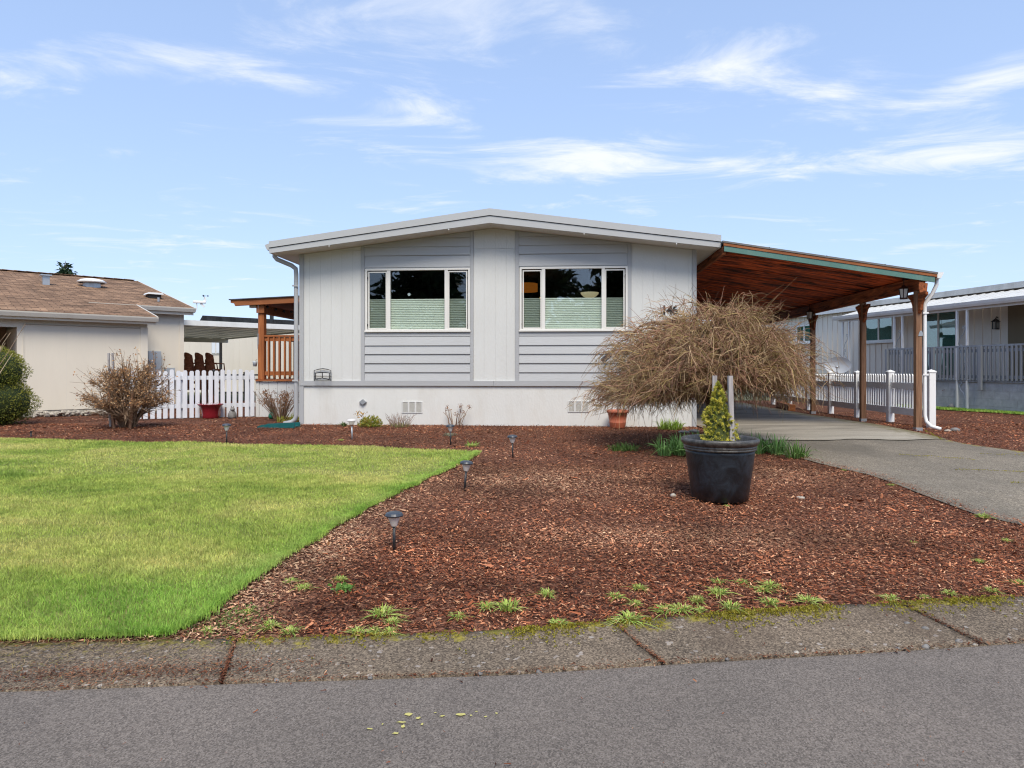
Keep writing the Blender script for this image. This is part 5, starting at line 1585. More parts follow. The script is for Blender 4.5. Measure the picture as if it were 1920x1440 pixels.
    P4 = bez(Sx, Sx + d * Ln * .5, Sx + d * Ln + np.array((0, 0, -.05)), 5)
    V, F, own = tubes(P4, np.linspace(.0035, .0015, 5)[None].repeat(NS, 0), 3)
    parts.append((V, F, cols(NS, .8)[own]))
    V, F, c = join(parts)
    link('crown', npmesh('crown', V, F, c), M_TWIG, root)
weeping_tree(2.77, 9.5)

# pot with dwarf spruce and stakes
POTC = (1.872, 6.15)
pz = gz(*POTC)
pot = empty('black_planter', (POTC[0], POTC[1], pz), 0, 'large black tapered planter pot standing on the mulch', 'planter')
MB().lathe([(0, .004), (.225, .0), (.245, .012), (.262, .14), (.285, .30), (.300, .42), (.303, .455), (.297, .455), (.25, .20), (.22, .03), (0, .03)], n=64).build('pot_body', M_POT, pot, smooth=True)
MB().lathe([(.302, .447), (.316, .452), (.316, .466), (.311, .470), (.318, .475), (.318, .486), (.312, .490), (.322, .497), (.336, .512), (.342, .530), (.338, .546), (.326, .554), (.312, .552), (.303, .540), (.296, .50)], n=64).build('pot_rim', M_POTRIM, pot, smooth=True)
MB().lathe([(.300, .50), (.292, .43), (.285, .40)], n=64).build('pot_lining', M_POTIN, pot, smooth=True)
MB().lathe([(0, .462), (.12, .458), (.25, .448), (.296, .442)], n=40).build('soil', M_SOIL, pot, smooth=True)

def spruce(x0, y0, z0, H, Rb):
    rng = np.random.default_rng(3)
    root = empty('dwarf_spruce', (x0, y0, z0), 0, 'small yellow green dwarf spruce growing in the black pot', 'shrub')
    MB().tube([(0, 0, -.03), (0, 0, H * .9)], [.018, .004], 6).build('stem', M_BARK, root)
    core = MB().lathe([(Rb * .62, .0), (Rb * .70, .08), (Rb * .5, H * .4), (Rb * .28, H * .7), (.004, H * .93)], n=16, wob=.1).build('inner_foliage', mat('inner_spruce', (.06, .075, .018), .9, .3, 40), root, smooth=True)
    n = 620
    t = rng.random(n) ** 1.35
    a = rng.uniform(0, 6.283, n)
    lump = 1 + .16 * np.sin(3 * a + 11 * t) + .12 * np.sin(17 * t)
    prof = Rb * (1 - t) ** .72 * np.where(t > .62, .86, 1.0)
    r = prof * lump * np.sqrt(rng.uniform(.35, 1, n))
    C = np.column_stack([r * np.cos(a), r * np.sin(a), t * H + .01])
    C = np.vstack([C, [(.135, -.02, .16), (.145, -.01, .19), (.15, -.02, .22), (.14, 0, .13)]])
    rad = np.append(r / (prof + .01), [1] * 4)
    n = len(C)
    m = 34
    out = np.column_stack([C[:, 0], C[:, 1], np.full(n, .045)]); out /= np.linalg.norm(out, axis=1, keepdims=True)
    base = np.repeat(C, m, 0)
    d = np.repeat(out, m, 0) * .8 + rng.normal(0, .65, (n * m, 3)); d /= np.linalg.norm(d, axis=1, keepdims=True)
    base = base + np.repeat(out, m, 0) * rng.uniform(0, .018, (n * m, 1))
    Ln = rng.uniform(.010, .022, n * m)
    P = np.stack([base, base + d * Ln[:, None]], 1)
    e = np.cross(d, rng.normal(size=d.shape)); e /= np.linalg.norm(e, axis=1, keepdims=True)
    V, F, own = ribbons(P, e, np.column_stack([np.full(n * m, .0026), np.full(n * m, .0012)]))
    cl = np.where(rng.random((n, 1)) < np.clip(rad, .2, 1)[:, None] * .75, (.72, .66, .13), (.34, .36, .06)) * rng.uniform(.7, 1.2, (n, 1))
    cl = np.repeat(cl, m, 0) * rng.uniform(.75, 1.25, (n * m, 1))
    link('foliage', npmesh('foliage', V, F, cl[own]), M_LEAF, root)
spruce(POTC[0] - .03, POTC[1] - .04, pz + .452, .575, .16)
o = tag(MB().box(-.021, .021, -.012, .012, -.08, .66).build('wooden_stake', M_STAKE, loc=(POTC[0] + .078, POTC[1] - .10, pz + .45)), 'taller grey weathered stake in the black pot right of the spruce', 'stake'); o.rotation_euler = (0, R(-1.6), R(12))
o = tag(MB().box(-.020, .020, -.012, .012, -.08, .66).build('wooden_stake', M_STAKE, loc=(POTC[0] - .02, POTC[1] + .11, pz + .45)), 'pale grey stake in the black pot rising behind the spruce', 'stake'); o.rotation_euler = (0, R(.6), R(-8))

# terracotta pot with a small dried plant
tp = empty('terracotta_pot', (1.875, 12.12, gz(1.87, 12.12)), 0, 'terracotta coloured pot standing against the white skirting', 'flower pot')
MB().lathe([(0, .0), (.125, .0), (.135, .02), (.148, .10), (.150, .108), (.146, .112), (.172, .27), (.190, .272), (.196, .285), (.196, .318), (.188, .322), (.175, .315), (.168, .26), (0, .26)], n=36).build('pot_body', M_TERRA, tp, smooth=True)

def tuft(n, h, spread, wd, rng, lean=.6, cols=((.2, .3, .05),), k=5, base_r=.03):
    a = rng.uniform(0, 6.283, n); r0 = base_r * np.sqrt(rng.random(n))
    S = np.column_stack([r0 * np.cos(a), r0 * np.sin(a), np.zeros(n)])
    a2 = a + rng.normal(0, .5, n)
    L = h * rng.uniform(.55, 1.1, n)
    ln = rng.gamma(2.2, .45, n) * lean
    D = np.column_stack([np.cos(a2), np.sin(a2), np.zeros(n)])
    C = S + np.array((0, 0, 1.0)) * L[:, None] * .75 + D * (L * ln * .25)[:, None]
    E = S + np.array((0, 0, 1.0)) * (L * np.clip(1.05 - .55 * ln, .12, 1.05))[:, None] + D * (L * ln * spread)[:, None]
    P = bez(S, C, E, k)
    b = a2 + math.pi / 2
    W = np.array([.8, 1, .9, .6, .1]) if k == 5 else np.linspace(1, .15, k)
    V, F, own = ribbons(P, np.column_stack([np.cos(b), np.sin(b), rng.normal(0, .25, n)]), wd * W[None] * rng.uniform(.7, 1.2, (n, 1)))
    c = np.array(cols)[rng.integers(0, len(cols), n)] * rng.uniform(.7, 1.25, (n, 1))
    return V, F, c[own]

def plant(name, x, y, parts, label, cat, group=None, m=None, part='leaves'):
    root = empty(name, (x, y, gz(x, y)), 0, label, cat, group)
    V, F, c = join(parts)
    link(part, npmesh(part, V, F, c), m or M_LEAF, root)
    return root

# weed tufts scattered at the front of the bed
WEEDS = [(-.99, 4.02, 1.1), (-1.23, 4.02, .9), (-1.34, 4.13, .8), (-.7, 3.66, 1.3), (-.62, 3.57, 1.0), (-1.25, 3.52, 1.1), (-1.12, 3.46, .9), (-.29, 3.63, .9), (-.02, 3.73, 1.5), (-.14, 3.75, 1.0),
         (.2, 3.92, 1.1), (-.70, 3.47, .9), (-.78, 3.46, .9), (-.62, 3.46, .7), (-1.43, 3.69, .8), (.24, 3.55, 1.0), (.62, 3.61, 1.4), (.59, 3.89, .9), (.75, 4.02, 1.0), (.83, 3.70, 1.2), (.92, 3.72, 1.1), (.68, 3.79, .9), (1.04, 3.83, 1.0),
         (1.19, 3.94, 1.3), (1.24, 4.11, 1.0), (1.38, 4.11, .8), (1.46, 3.99, 1.2), (1.53, 4.05, 1.3), (1.44, 3.80, 1.0), (1.66, 3.83, 1.2), (1.20, 3.74, 1.2), (1.02, 3.71, .8), (2.15, 3.87, 1.0), (2.53, 3.95, .9), (2.8, 3.98, .9),
         (3.06, 4.47, .7), (2.87, 4.88, .5), (3.80, 5.5, 1.0), (-.57, 9.6, 1.4), (-1.04, 4.15, .8), (2.35, 3.89, .6), (3.04, 4.10, .8), (-2.55, 10.2, .9), (-1.55, 3.48, .8), (1.85, 6.0 - .12, .6), (3.72, 6.7, .6), (3.70, 7.6, .6), (3.55, 4.9, .7)]
rng = np.random.default_rng(21)
tuft_meshes = []
for k in range(9):
    V, F, c = tuft(int(rng.integers(75, 110)), .055, .95, .0027, rng, .95, ((.46, .56, .12), (.38, .50, .10), (.55, .58, .20), (.32, .46, .09)), base_r=.04)
    tuft_meshes.append(npmesh('blades', V, F, c))
ORD = ['first', 'second', 'third', 'fourth', 'fifth', 'sixth', 'seventh', 'eighth', 'ninth', 'tenth', 'eleventh', 'twelfth', 'thirteenth', 'fourteenth', 'fifteenth', 'sixteenth', 'seventeenth', 'eighteenth', 'nineteenth', 'twentieth']
ORD += ['twenty-' + q for q in ORD[:9]] + ['thirtieth'] + ['thirty-' + q for q in ORD[:9]] + ['fortieth'] + ['forty-' + q for q in ORD[:9]]
WEEDS.sort(key=lambda q: q[0] / q[1])
front_rank = {q: n_ for n_, q in enumerate([q for q in WEEDS if q[1] < 4.3])}
back_rank = {q: n_ for n_, q in enumerate([q for q in WEEDS if q[1] >= 4.3])}
def weed_label(q):
    if q in front_rank:
        return ('small bright green' if q[2] < 1.05 else 'larger bright green') + ' weed tuft along the concrete gutter, ' + ORD[front_rank[q]] + ' from the left'
    return 'lone weed tuft on the mulch away from the gutter, ' + ORD[back_rank[q]] + ' from the left'
for i, (x, y, s) in enumerate(WEEDS):
    r_ = empty('weed_tuft', (x, y, gz(x, y) + .004), rng.uniform(0, 6), weed_label((x, y, s)), 'weed', 'grass weeds in the mulch')
    o = link('blades', tuft_meshes[i % 9], M_LEAF, r_); s *= .8; o.scale = (s * rng.uniform(.8, 1.3), s, s * rng.uniform(.55, .95))
# one broad-leaved weed
C = rng.normal(0, .028, (60, 3)) * (1, .8, .25) + np.array((0, 0, .022)); V, F, own = leaves(C, rng.uniform(.018, .032, 60), rng, .3, .8, np.array((0, 0, 1.0)))
plant('leafy_weed', -.985, 3.98, [(V, F, np.tile((.13, .26, .05), (len(V), 1)))], 'broad leaved green weed at the front of the mulch bed', 'weed')
# creeping weeds between lawn corner and mulch
C = np.column_stack([rng.normal(-1.47, .09, 420), rng.normal(3.60, .11, 420), np.zeros(420)]); C[:, 2] = G(C[:, 0], C[:, 1]) + rng.uniform(.004, .022, 420)
V, F, own = leaves(C, rng.uniform(.010, .02, 420), rng, .3, .8, np.array((0, 0, 1.0)))
cc_ = np.array([(.16, .24, .05), (.22, .24, .07), (.12, .17, .05)])[rng.integers(0, 3, 420)]
tag(link('creeping_weeds', npmesh('creeping_weeds', V, F, cc_[own]), M_LEAF), 'low creeping weeds at the corner where lawn and gutter meet', 'weeds', kind='stuff')

# daffodil leaf clumps around the tree
def daff(name, x, y, n, h, label, cols=((.10, .22, .06), (.14, .28, .08), (.18, .32, .11))):
    rng = np.random.default_rng(int(abs(x * 131 + y * 977)))
    ps = []
    for (dx, dy, nn, hh) in n:
        V, F, c = tuft(nn, hh * h, .75, .0065, rng, .75, cols, base_r=.09)
        V[:, 0] += dx; V[:, 1] += dy; ps.append((V, F, c))
    return plant(name, x, y, ps, label, 'plant')
daff('bulb_leaves', 2.15, 8.75, [(0, 0, 110, 1), (.22, .05, 100, 1.05), (.42, .1, 90, .95), (-.2, -.05, 80, .8), (.12, -.25, 70, .75), (.3, -.2, 70, .9), (.6, .15, 60, .9)], .34, 'wide clump of dark green bulb leaves left behind the black pot')
daff('bulb_leaves', 3.22, 8.95, [(0, 0, 80, 1.0), (.22, -.12, 90, 1.0), (-.25, .25, 50, 1.15), (.12, .1, 50, .9)], .30, 'dark green bulb leaves right of the black pot')
daff('bulb_leaves', 3.52, 8.55, [(0, 0, 60, .9), (.1, .02, 40, .9)], .26, 'lighter bulb leaves nearest the driveway', ((.14, .26, .06), (.17, .29, .08)))
daff('bulb_leaves', 1.52, 9.25, [(0, 0, 60, .7), (.1, .02, 50, .6), (-.12, 0, 40, .6)], .20, 'low spreading bulb leaves farthest left of the weeping tree', ((.12, .22, .05), (.16, .26, .07)))
daff('lily_clump', 2.75, 11.85, [(0, 0, 70, 1.0), (.12, .02, 60, .9), (-.12, .05, 50, .95)], .22, 'fresh light green lily leaves at the home corner', ((.28, .42, .06), (.34, .46, .09)))
daff('lily_clump', -4.35, 13.55, [(0, 0, 40, 1.0), (.2, .05, 40, .9), (-.25, .0, 30, .8)], .20, 'yellow green leaves under the brown shrub at the downspout', ((.42, .38, .05), (.30, .36, .06)))
daff('small_weed', -.58, 9.75, [(0, 0, 40, .6)], .12, 'light green weed near the lawn corner', ((.26, .36, .08),))

# sedum-like yellow plant, grass stubble, hydrangea at the skirting
rng = np.random.default_rng(31)
n = 900; C = rng.normal(0, 1, (n, 3)); C /= np.linalg.norm(C, axis=1, keepdims=True); C *= (rng.random((n, 1)) ** .33) * np.array((.23, .17, .17)); C[:, 2] = np.abs(C[:, 2]) * 1.15 + .01
V, F, own = leaves(C, rng.uniform(.03, .055, n), rng, .45, .4, np.array((0, 0, 1.0)))
c = np.array([(.36, .33, .045), (.26, .29, .04), (.16, .22, .03), (.42, .30, .05)])[rng.integers(0, 4, n)]
pp = plant('yellow_perennial', -2.55, 12.28, [(V, F, c[own])], 'low yellow green leafy plant against the white skirting', 'plant')
n = 40; C = np.column_stack([rng.normal(-.17, .05, n), rng.normal(0, .04, n), rng.uniform(.16, .28, n)]); V, F, own = leaves(C, rng.uniform(.03, .05, n), rng)
o = link('flower_heads', npmesh('flower_heads', V, F, np.tile((.42, .25, .06), (len(V), 1))), M_DRYLEAF, pp)
V, F, c = tuft(60, .10, .9, .007, rng, .8, ((.12, .20, .06), (.17, .22, .08)))
plant('grey_green_plant', -3.05, 12.38, [(V, F, c)], 'tiny grey green plant left of the yellow perennial', 'plant')
def sticks(n, h, spread, r, rng, cols, k=5, base=.08, wob=.01):
    a = rng.uniform(0, 6.283, n); r0 = base * np.sqrt(rng.random(n))
    S = np.column_stack([r0 * np.cos(a), r0 * np.sin(a), np.full(n, -.02)])
    L = h * rng.uniform(.6, 1.05, n)
    D = np.column_stack([np.cos(a), np.sin(a), np.zeros(n)])
    sp = spread * rng.uniform(.1, 1.1, n)
    E = S + np.array((0, 0, 1.0)) * L[:, None] + D * (L * sp)[:, None]
    C = S + np.array((0, 0, 1.0)) * L[:, None] * .55 + D * (L * sp * .35)[:, None]
    P = bez(S, C, E, k); P[:, 1:] += rng.normal(0, wob, P[:, 1:].shape)
    V, F, own = tubes(P, np.linspace(r, r * .5, k)[None].repeat(n, 0), 4)
    c = np.array(cols)[rng.integers(0, len(cols), n)] * rng.uniform(.75, 1.2, (n, 1))
    return V, F, c[own], P
V, F, c, P = sticks(70, .26, .75, .004, rng, ((.34, .25, .20), (.28, .19, .15)), base=.17)
V2, F2, c2 = tuft(120, .09, .9, .005, rng, .7, ((.24, .26, .08), (.30, .28, .12)), base_r=.2)
V2[:, 1] -= .05
r_ = plant('cut_back_perennial', -2.03, 12.32, [(V, F, c)], 'bundle of bare cut stems against the white skirting', 'plant', m=M_TWIG, part='stems')
link('leaves', npmesh('leaves', V2, F2, c2), M_LEAF, r_)
def hydrangea(x, y, nst, h, sp, nh, label, hs=.05, seed=1, fullness=0, name='hydrangea'):
    rng = np.random.default_rng(seed)
    V, F, c, P = sticks(nst, h, sp, .0065, rng, ((.26, .17, .115), (.20, .12, .08), (.32, .22, .15)), base=.10, wob=.012)
    root = plant(name, x, y, [(V, F, c)], label, 'shrub', m=M_TWIG, part='stems')
    ends = P[rng.integers(0, nst, nh), -1]
    m_ = 26
    C = np.repeat(ends, m_, 0) + rng.normal(0, hs * .45, (nh * m_, 3))
    if fullness:
        i = rng.integers(0, nst, fullness); j = rng.integers(2, 5, fullness)
        C = np.vstack([C, P[i, j] + rng.normal(0, .05, (fullness, 3))])
    V, F, own = leaves(C, rng.uniform(.4, 1.0, len(C)) * .035, rng)
    cc_ = np.array([(.28, .13, .055), (.20, .085, .04), (.34, .18, .09)])[rng.integers(0, 3, len(C))]
    link('dead_leaves', npmesh('dead_leaves', V, F, cc_[own]), M_DRYLEAF, root)
hydrangea(-1.04, 12.50, 16, .36, .55, 7, 'small bare shrub with brown dried flower heads by the skirting', seed=4)
hydrangea(-4.72, 13.9, 90, .62, .75, 55, 'brown dried shrub beside the grey downspout', .05, 7, 700, 'brown_shrub')
hydrangea(12.2, 18.75, 22, .55, .5, 10, 'dead stems in front of the grey porch skirting', .04, 9, 60, 'dead_perennial')
V, F, c = tuft(70, .06, 1.0, .006, rng, 1.0, ((.28, .29, .2), (.22, .24, .14)), base_r=.1)
plant('silver_plant', -1.0, 10.9, [(V, F, c)], 'low silvery plant behind the path light at the skirting', 'plant')

# big brown hydrangea bush by the left fence
def brown_bush(x0, y0):
    rng = np.random.default_rng(14)
    root = empty('brown_bush', (x0, y0, gz(x0, y0)), 0, 'large rounded leafless brown bush by the white picket fence', 'shrub')
    n = 85
    a = rng.uniform(0, 6.283, n); r0 = .11 * np.sqrt(rng.random(n))
    S = np.column_stack([r0 * np.cos(a), r0 * np.sin(a), np.full(n, -.03)])
    el = rng.uniform(-.25, 1.0, n) * 1.45
    R0 = rng.uniform(.60, .78, n)
    E = np.column_stack([R0 * np.cos(el) * np.cos(a), R0 * np.cos(el) * np.sin(a), .58 + np.sin(el) * .50 * rng.uniform(.8, 1.12, n)])
    low = rng.random(n) < .25; E[low, 2] = rng.uniform(.25, .5, low.sum())
    C = S + (E - S) * (.30, .30, .85)
    P = bez(S, C, E, 9); P[:, 1:] += np.cumsum(rng.normal(0, .011, P[:, 1:].shape), 1)
    V, F, own = tubes(P, np.linspace(.012, .004, 9)[None] * rng.uniform(.7, 1.2, (n, 1)), 5)
    pal = np.array([(.21, .14, .09), (.28, .19, .12), (.16, .10, .065)])
    ps = [(V, F, (pal[rng.integers(0, 3, n)])[own])]
    # forked twigs
    NT = 3600
    b = rng.integers(0, n, NT); i0 = rng.integers(3, 8, NT); Sx = P[b, i0]
    tg = P[b, i0 + 1] - P[b, i0]; tg /= np.linalg.norm(tg, axis=1, keepdims=True)
    d = tg + rng.normal(0, .6, (NT, 3)); d[:, 2] += .25; d /= np.linalg.norm(d, axis=1, keepdims=True)
    L = rng.gamma(4, .04, NT)[:, None]
    P2 = bez(Sx, Sx + d * L * .5, Sx + (d + rng.normal(0, .2, d.shape)) * L, 4)
    V, F, own = tubes(P2, np.linspace(.004, .002, 4)[None].repeat(NT, 0), 3)
    ps.append((V, F, (pal[rng.integers(0, 3, NT)] * 1.15)[own]))
    # upright shoots
    NS = 16
    Sx = np.column_stack([rng.normal(.12, .2, NS), rng.normal(0, .2, NS), np.full(NS, .85)])
    E = Sx + np.column_stack([rng.normal(.03, .06, NS), rng.normal(0, .05, NS), rng.uniform(.28, .55, NS)])
    P3 = bez(Sx, (Sx + E) / 2 + rng.normal(0, .015, Sx.shape), E, 7)
    V, F, own = tubes(P3, np.linspace(.005, .0025, 7)[None].repeat(NS, 0), 4)
    ps.append((V, F, np.tile(pal[1], (len(V), 1))))
    V, F, c = join(ps)
    link('branches', npmesh('branches', V, F, c), M_TWIG, root)
    C = np.vstack([P2[rng.integers(0, NT, 7500), rng.integers(1, 4, 7500)] + rng.normal(0, .014, (7500, 3)), P3[rng.integers(0, NS, 260), rng.integers(1, 7, 260)] + rng.normal(0, .016, (260, 3))])
    C = C[C[:, 2] > .38]
    V, F, own = leaves(C, rng.uniform(.022, .050, len(C)), rng)
    cc_ = np.array([(.42, .22, .10), (.50, .29, .14), (.27, .14, .07), (.54, .36, .20)])[rng.integers(0, 4, len(C))]
    link('dead_leaves', npmesh('dead_leaves', V, F, cc_[own]), M_DRYLEAF, root)
brown_bush(-6.87, 12.2)
for (dx, h, lb) in ((-.335, 1.30, 'thin weathered stake leaning in the large brown bush'), (-.265, 1.30, 'second thin stake close beside it in the large brown bush')):
    o = tag(MB().box(-.014, .014, -.014, .014, 0, h + .03).build('garden_stake', M_STAKE, loc=(-6.87 + dx, 12.25, gz(-6.87, 12.2))), lb, 'stake'); o.rotation_euler = (0, R(-1.5), 0)
for (dx, rz, lb) in ((-.12, 8, 'reddish brown support stake crossing the stems of the brown bush'), (.16, -4, 'tan support stake right of the brown bush stems')):
    o = tag(MB().box(-.02, .02, -.02, .02, 0, .62).build('support_stake', M_POST, loc=(-6.87 + dx, 12.0, gz(-6.87, 12.2))), lb, 'stake'); o.rotation_euler = (0, R(-rz), 0)

# clipped evergreen with two tiers at the left edge
def topiary(x0, y0):
    rng = np.random.default_rng(8)
    root = empty('clipped_evergreen', (x0, y0, gz(x0, y0)), 0, 'clipped two tiered dark green evergreen shrub at the left edge', 'shrub')
    MB().tube([(0, 0, -.05), (0, 0, 1.0)], .05, 8).build('trunk', M_BARK, root)
    tiers = [((0, 0, .42), (.74, .62, .48)), ((-.08, 0, 1.00), (.66, .58, .47))]
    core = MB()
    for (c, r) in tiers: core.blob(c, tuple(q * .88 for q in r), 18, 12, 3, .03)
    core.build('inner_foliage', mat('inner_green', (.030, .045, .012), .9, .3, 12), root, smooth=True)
    ps = []
    for (c, r) in tiers:
        n = 9500
        d = rng.normal(size=(n, 3)); d /= np.linalg.norm(d, axis=1, keepdims=True)
        th_ = np.arctan2(d[:, 1], d[:, 0])
        lump = 1 + .05 * np.sin(5 * th_ + 3 * d[:, 2]) + .04 * np.sin(9 * d[:, 2] + 4 * th_)
        C = np.array(c) + d * np.array(r) * (lump * rng.uniform(.86, 1.04, n))[:, None]
        V, F, own = leaves(C, rng.uniform(.020, .042, n), rng, .55, .45, d)
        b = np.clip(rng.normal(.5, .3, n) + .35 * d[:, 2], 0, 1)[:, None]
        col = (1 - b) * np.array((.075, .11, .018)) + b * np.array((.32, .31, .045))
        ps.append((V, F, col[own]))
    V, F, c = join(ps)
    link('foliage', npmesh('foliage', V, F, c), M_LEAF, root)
topiary(-9.70, 12.7)
# bare fan of stems in front of it
V, F, c, P = sticks(26, 1.75, .42, .009, np.random.default_rng(6), ((.42, .31, .20), (.34, .24, .16), (.46, .36, .25)), k=8, base=.12, wob=.018)
plant('bare_shrub', -9.35, 11.75, [(V, F, c)], 'fan of pale bare stems in front of the clipped evergreen', 'shrub', m=M_TWIG, part='stems')

# rubble strip along the cream house
mb = MB()
rr = random.Random(3)
for i in range(420):
    t = rr.uniform(.3, 3.2); o_ = rr.uniform(-.55, -.02)
    c, s = math.cos(LA), math.sin(LA)
    x = -11.3 + t * c - o_ * s; y = 15.06 + t * s + o_ * c
    r = rr.uniform(.025, .06)
    mb.blob((x, y, gz(x, y) + r * .4 + rr.random() * .09), (r, r * .8, r * .6), 6, 4, i, .2)
tag(mb.build('rubble', mat('pale_rubble', (.40, .36, .30), .9, .35, 6)), 'pale stone rubble along the foot of the cream house', 'rubble', kind='stuff')

# red planter, statue, green frog, splash block
rp = empty('red_planter', (-6.50, 14.72, gz(-6.5, 14.7)), 0, 'dark red glazed flared planter in front of the white picket fence', 'planter')
MB().lathe([(0, 0), (.150, 0), (.165, .02), (.168, .08), (.178, .16), (.205, .23), (.245, .285), (.262, .30), (.258, .312), (.240, .310), (.19, .23), (0, .22)], n=44).build('pot_body', M_REDPOT, rp, smooth=True)
V, F, c, P = sticks(22, .16, 1.2, .004, np.random.default_rng(2), ((.22, .06, .05), (.15, .05, .04)), base=.15)
V[:, 2] += .22
link('dry_stems', npmesh('dry_stems', V, F, c), M_TWIG, rp)
stt = empty('garden_statue', (-6.02, 14.68, gz(-6, 14.7)), .4, 'small grey stone animal figure by the white fence', 'statue')
MB().lathe([(0, 0), (.075, .0), (.088, .04), (.085, .10), (.06, .155), (.045, .175), (0, .18)], n=18, wob=.06).build('body', M_STONE, stt, smooth=True)
MB().blob((.01, -.03, .20), (.045, .055, .045), 12, 8, 4, .06).blob((-.012, -.02, .245), (.012, .012, .03), 8, 6, 1, 0).blob((.032, -.02, .245), (.012, .012, .03), 8, 6, 2, 0).build('head', M_STONE, stt, smooth=True)
gf = empty('green_ornament', (-5.12, 14.6, gz(-5.1, 14.6)), 0, 'glossy green garden ornament half hidden behind the brown shrub', 'ornament')
mgr = mat('green_glaze', (.02, .14, .085), .25, .25, 14)
MB().lathe([(0, 0), (.08, 0), (.095, .05), (.075, .11), (.05, .14), (0, .15)], n=18, wob=.05).build('body', mgr, gf, smooth=True)
MB().blob((0, -.02, .19), (.06, .06, .055), 12, 8, 5, .08).blob((-.03, -.03, .245), (.018, .018, .02), 8, 6, 2, 0).blob((.03, -.03, .245), (.018, .018, .02), 8, 6, 3, 0).build('head', mgr, gf, smooth=True)
sb = empty('splash_block', hw(-.18, -.62, gz(-4.1, 12.2)), HA, 'dark green plastic splash block under the grey downspout', 'splash block')
pr = [(-.30, .02), (-.22, .055), (.38, .085), (.38, .0), (-.30, .0)]
for y0, y1 in ((-.14, -.115), (.115, .14)):
    MB().prism([(a, b) for a, b in pr][::-1], y0, y1).build('side', M_SPLASH, sb)
MB().prism([(-.30, .012), (.38, .03), (.38, .0), (-.30, .0)][::-1], -.1145, .1145).build('tray', M_SPLASH, sb)

# solar path lights
def path_light(x, y, h, label, silver=False, tilt=0.0, bare=False, k=1.0):
    L = empty('path_light', (x, y, gz(x, y)), 0, label, 'path light', 'solar path lights along the bed')
    L.rotation_euler = (0, tilt, random.random())
    ms = M_GREYMET if silver else M_BLACKP
    MB().tube([(0, 0, -.05), (0, 0, h - .085 * k)], .0105 * k, 10).build('stake', ms, L, smooth=True)
    if bare:
        MB().lathe([(.016, h - .09), (.02, h - .07), (0, h - .068)], n=12).build('socket', ms, L)
        return
    MB().lathe([(.018 * k, h - .088 * k), (.022 * k, h - .08 * k), (.046 * k, h - .016 * k)], n=20).build('lens', mat('frosted_lens', (.72, .70, .66), .35, .1, 30) if not silver else M_LENS, L, smooth=True)
    MB().lathe([(.0, h - .020 * k), (.060 * k, h - .020 * k), (.064 * k, h - .012 * k), (.055 * k, h + .002 * k), (.036 * k, h + .010 * k), (0, h + .012 * k)], n=24).build('cap', mat('pale_cap', (.62, .60, .57), .45, .05, 8) if silver else mat('charcoal_cap', (.045, .055, .07), .35, .2, 30), L, smooth=False)
path_light(-.81, 4.69, .262, 'nearest solar path light on the mulch beside the lawn edge')
path_light(-.45, 6.49, .275, 'black solar path light second along the diagonal lawn edge', tilt=.07)
path_light(.01, 8.46, .272, 'black solar path light standing alone on the mulch beyond the lawn tip', tilt=-.04)
path_light(-.88, 9.82, .285, 'black solar path light between the lawn tip and the dried flower shrub', tilt=-.03)
path_light(-2.43, 10.38, .30, 'silver solar path light in front of the yellow plant', True, -.04, k=1.15)
path_light(-4.13, 9.88, .275, 'black solar path light in front of the red planter')
path_light(-7.51, 10.66, .17, 'bare black stake of a path light without lamp at the far left', bare=True)

# far conifer behind the cream house roof
def conifer(name, x, y, H, Rb, label, seed, nf=4200, dark=1.0, group=None, trunk=.12, z=None, leaf=(.18, .42)):
    rng = np.random.default_rng(seed)
    z0 = .2 if z is None else z
    root = empty(name, (x, y, z0), 0, label, 'tree', group)
    MB().tube([(0, 0, -.2), (0, 0, H * .55), (0, 0, H)], [trunk, trunk * .6, .02], 7).build('trunk', M_BARK, root)
    nb = 170
    t = np.sort(rng.random(nb)) ** .85
    a = rng.uniform(0, 6.283, nb)
    L = Rb * (1 - t) ** .8 * rng.uniform(.55, 1.12, nb) + .05
    S = np.column_stack([np.zeros(nb), np.zeros(nb), H * (.10 + .88 * t)])
    E = S + np.column_stack([np.cos(a) * L, np.sin(a) * L, -.22 * L + .1 * rng.normal(size=nb)])
    C = (S + E) / 2 + np.array((0, 0, 1)) * (.14 * L)[:, None]
    P = bez(S, C, E, 6)
    V, F, own = tubes(P, np.linspace(.03, .008, 6)[None].repeat(nb, 0) * H / 9, 4)
    link('branches', npmesh('branches', V, F), M_BARK, root)
    w = L / L.sum()
    b = rng.choice(nb, nf, p=w); f = rng.random(nf) ** .7 * 4.99
    i0 = f.astype(int); ff = (f - i0)[:, None]
    Cn = P[b, i0] * (1 - ff) + P[b, i0 + 1] * ff + rng.normal(0, .10 * Rb / 2.2, (nf, 3)) * (1, 1, .6)
    dv = np.column_stack([np.cos(a[b]), np.sin(a[b]), np.full(nf, -.35)])
    V, F, own = leaves(Cn, rng.uniform(*leaf, nf) * Rb / 2.2, rng, .5, .35, dv)
    c = np.array([(.035, .065, .03), (.05, .085, .035), (.025, .05, .025)])[rng.integers(0, 3, nf)] * rng.uniform(.7, 1.3, (nf, 1)) * dark
    link('crown', npmesh('crown', V, F, c[own]), M_LEAF, root)
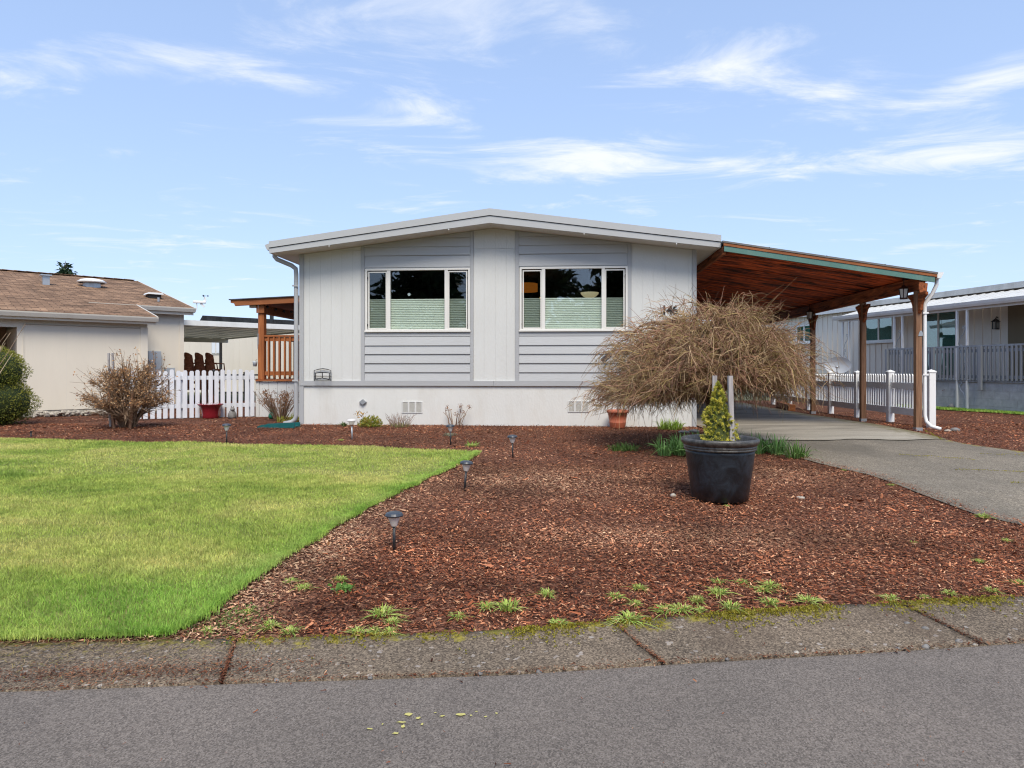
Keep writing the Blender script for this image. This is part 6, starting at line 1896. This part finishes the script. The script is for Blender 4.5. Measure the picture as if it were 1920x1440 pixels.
conifer('far_conifer', -55.6, 85, 14.7, 4.8, 'dark conifer tip rising above the brown shingle roof', 2, 5200)
# trees across the road, mirrored in the windows
for i, (x, y, H, Rb, lb) in enumerate([(-9.5, -15, 12, 4.2, 'dark conifer across the road mirrored in the left window'),
                                       (-3.0, -17, 13, 4.4, 'dark conifer across the road mirrored in the middle of the left window'),
                                       (2.5, -15.5, 11, 4.0, 'dark conifer across the road mirrored between the windows'),
                                       (15.5, -19, 12, 4.6, 'dark conifer across the road mirrored in the right window pane'),
                                       (-16, -18, 12, 4.4, 'dark conifer across the road farthest from the driveway')]):
    conifer('roadside_conifer', x, y, H, Rb, lb, 40 + i, 7000, .8, 'conifers across the road', .2, .05, (.22, .5))
# a looser leafy tree whose crown lets the sky through, mirrored in the right window
def leafy_tree(x, y, H, Rc, label, seed, n):
    rng = np.random.default_rng(seed)
    root = empty('roadside_tree', (x, y, .05), 0, label, 'tree')
    MB().tube([(0, 0, -.2), (.1, 0, H * .3), (0, .1, H * .55)], [.22, .16, .10], 8).build('trunk', M_BARK, root)
    nb = 60
    d = rng.normal(size=(nb, 3)); d[:, 2] = np.abs(d[:, 2]) * .9 + .1; d /= np.linalg.norm(d, axis=1, keepdims=True)
    S = np.tile(np.array((0, .05, H * .42)), (nb, 1)); E = S + d * Rc * rng.uniform(.6, 1.1, (nb, 1))
    P = bez(S, (S + E) / 2 + np.array((0, 0, .4)), E, 7)
    V, F, own = tubes(P, np.linspace(.06, .012, 7)[None].repeat(nb, 0), 4)
    link('branches', npmesh('branches', V, F), M_BARK, root)
    b = rng.integers(0, nb, n); j = rng.integers(2, 7, n)
    C = P[b, j] + rng.normal(0, .38, (n, 3))
    V, F, own = leaves(C, rng.uniform(.12, .26, n), rng, 0, .6)
    c = np.array([(.04, .06, .025), (.05, .075, .03)])[rng.integers(0, 2, n)]
    link('crown', npmesh('crown', V, F, c[own]), M_LEAF, root)
leafy_tree(8.0, -13.5, 9.5, 3.6, 'loose leafy tree across the road mirrored in the right window', 77, 6500)
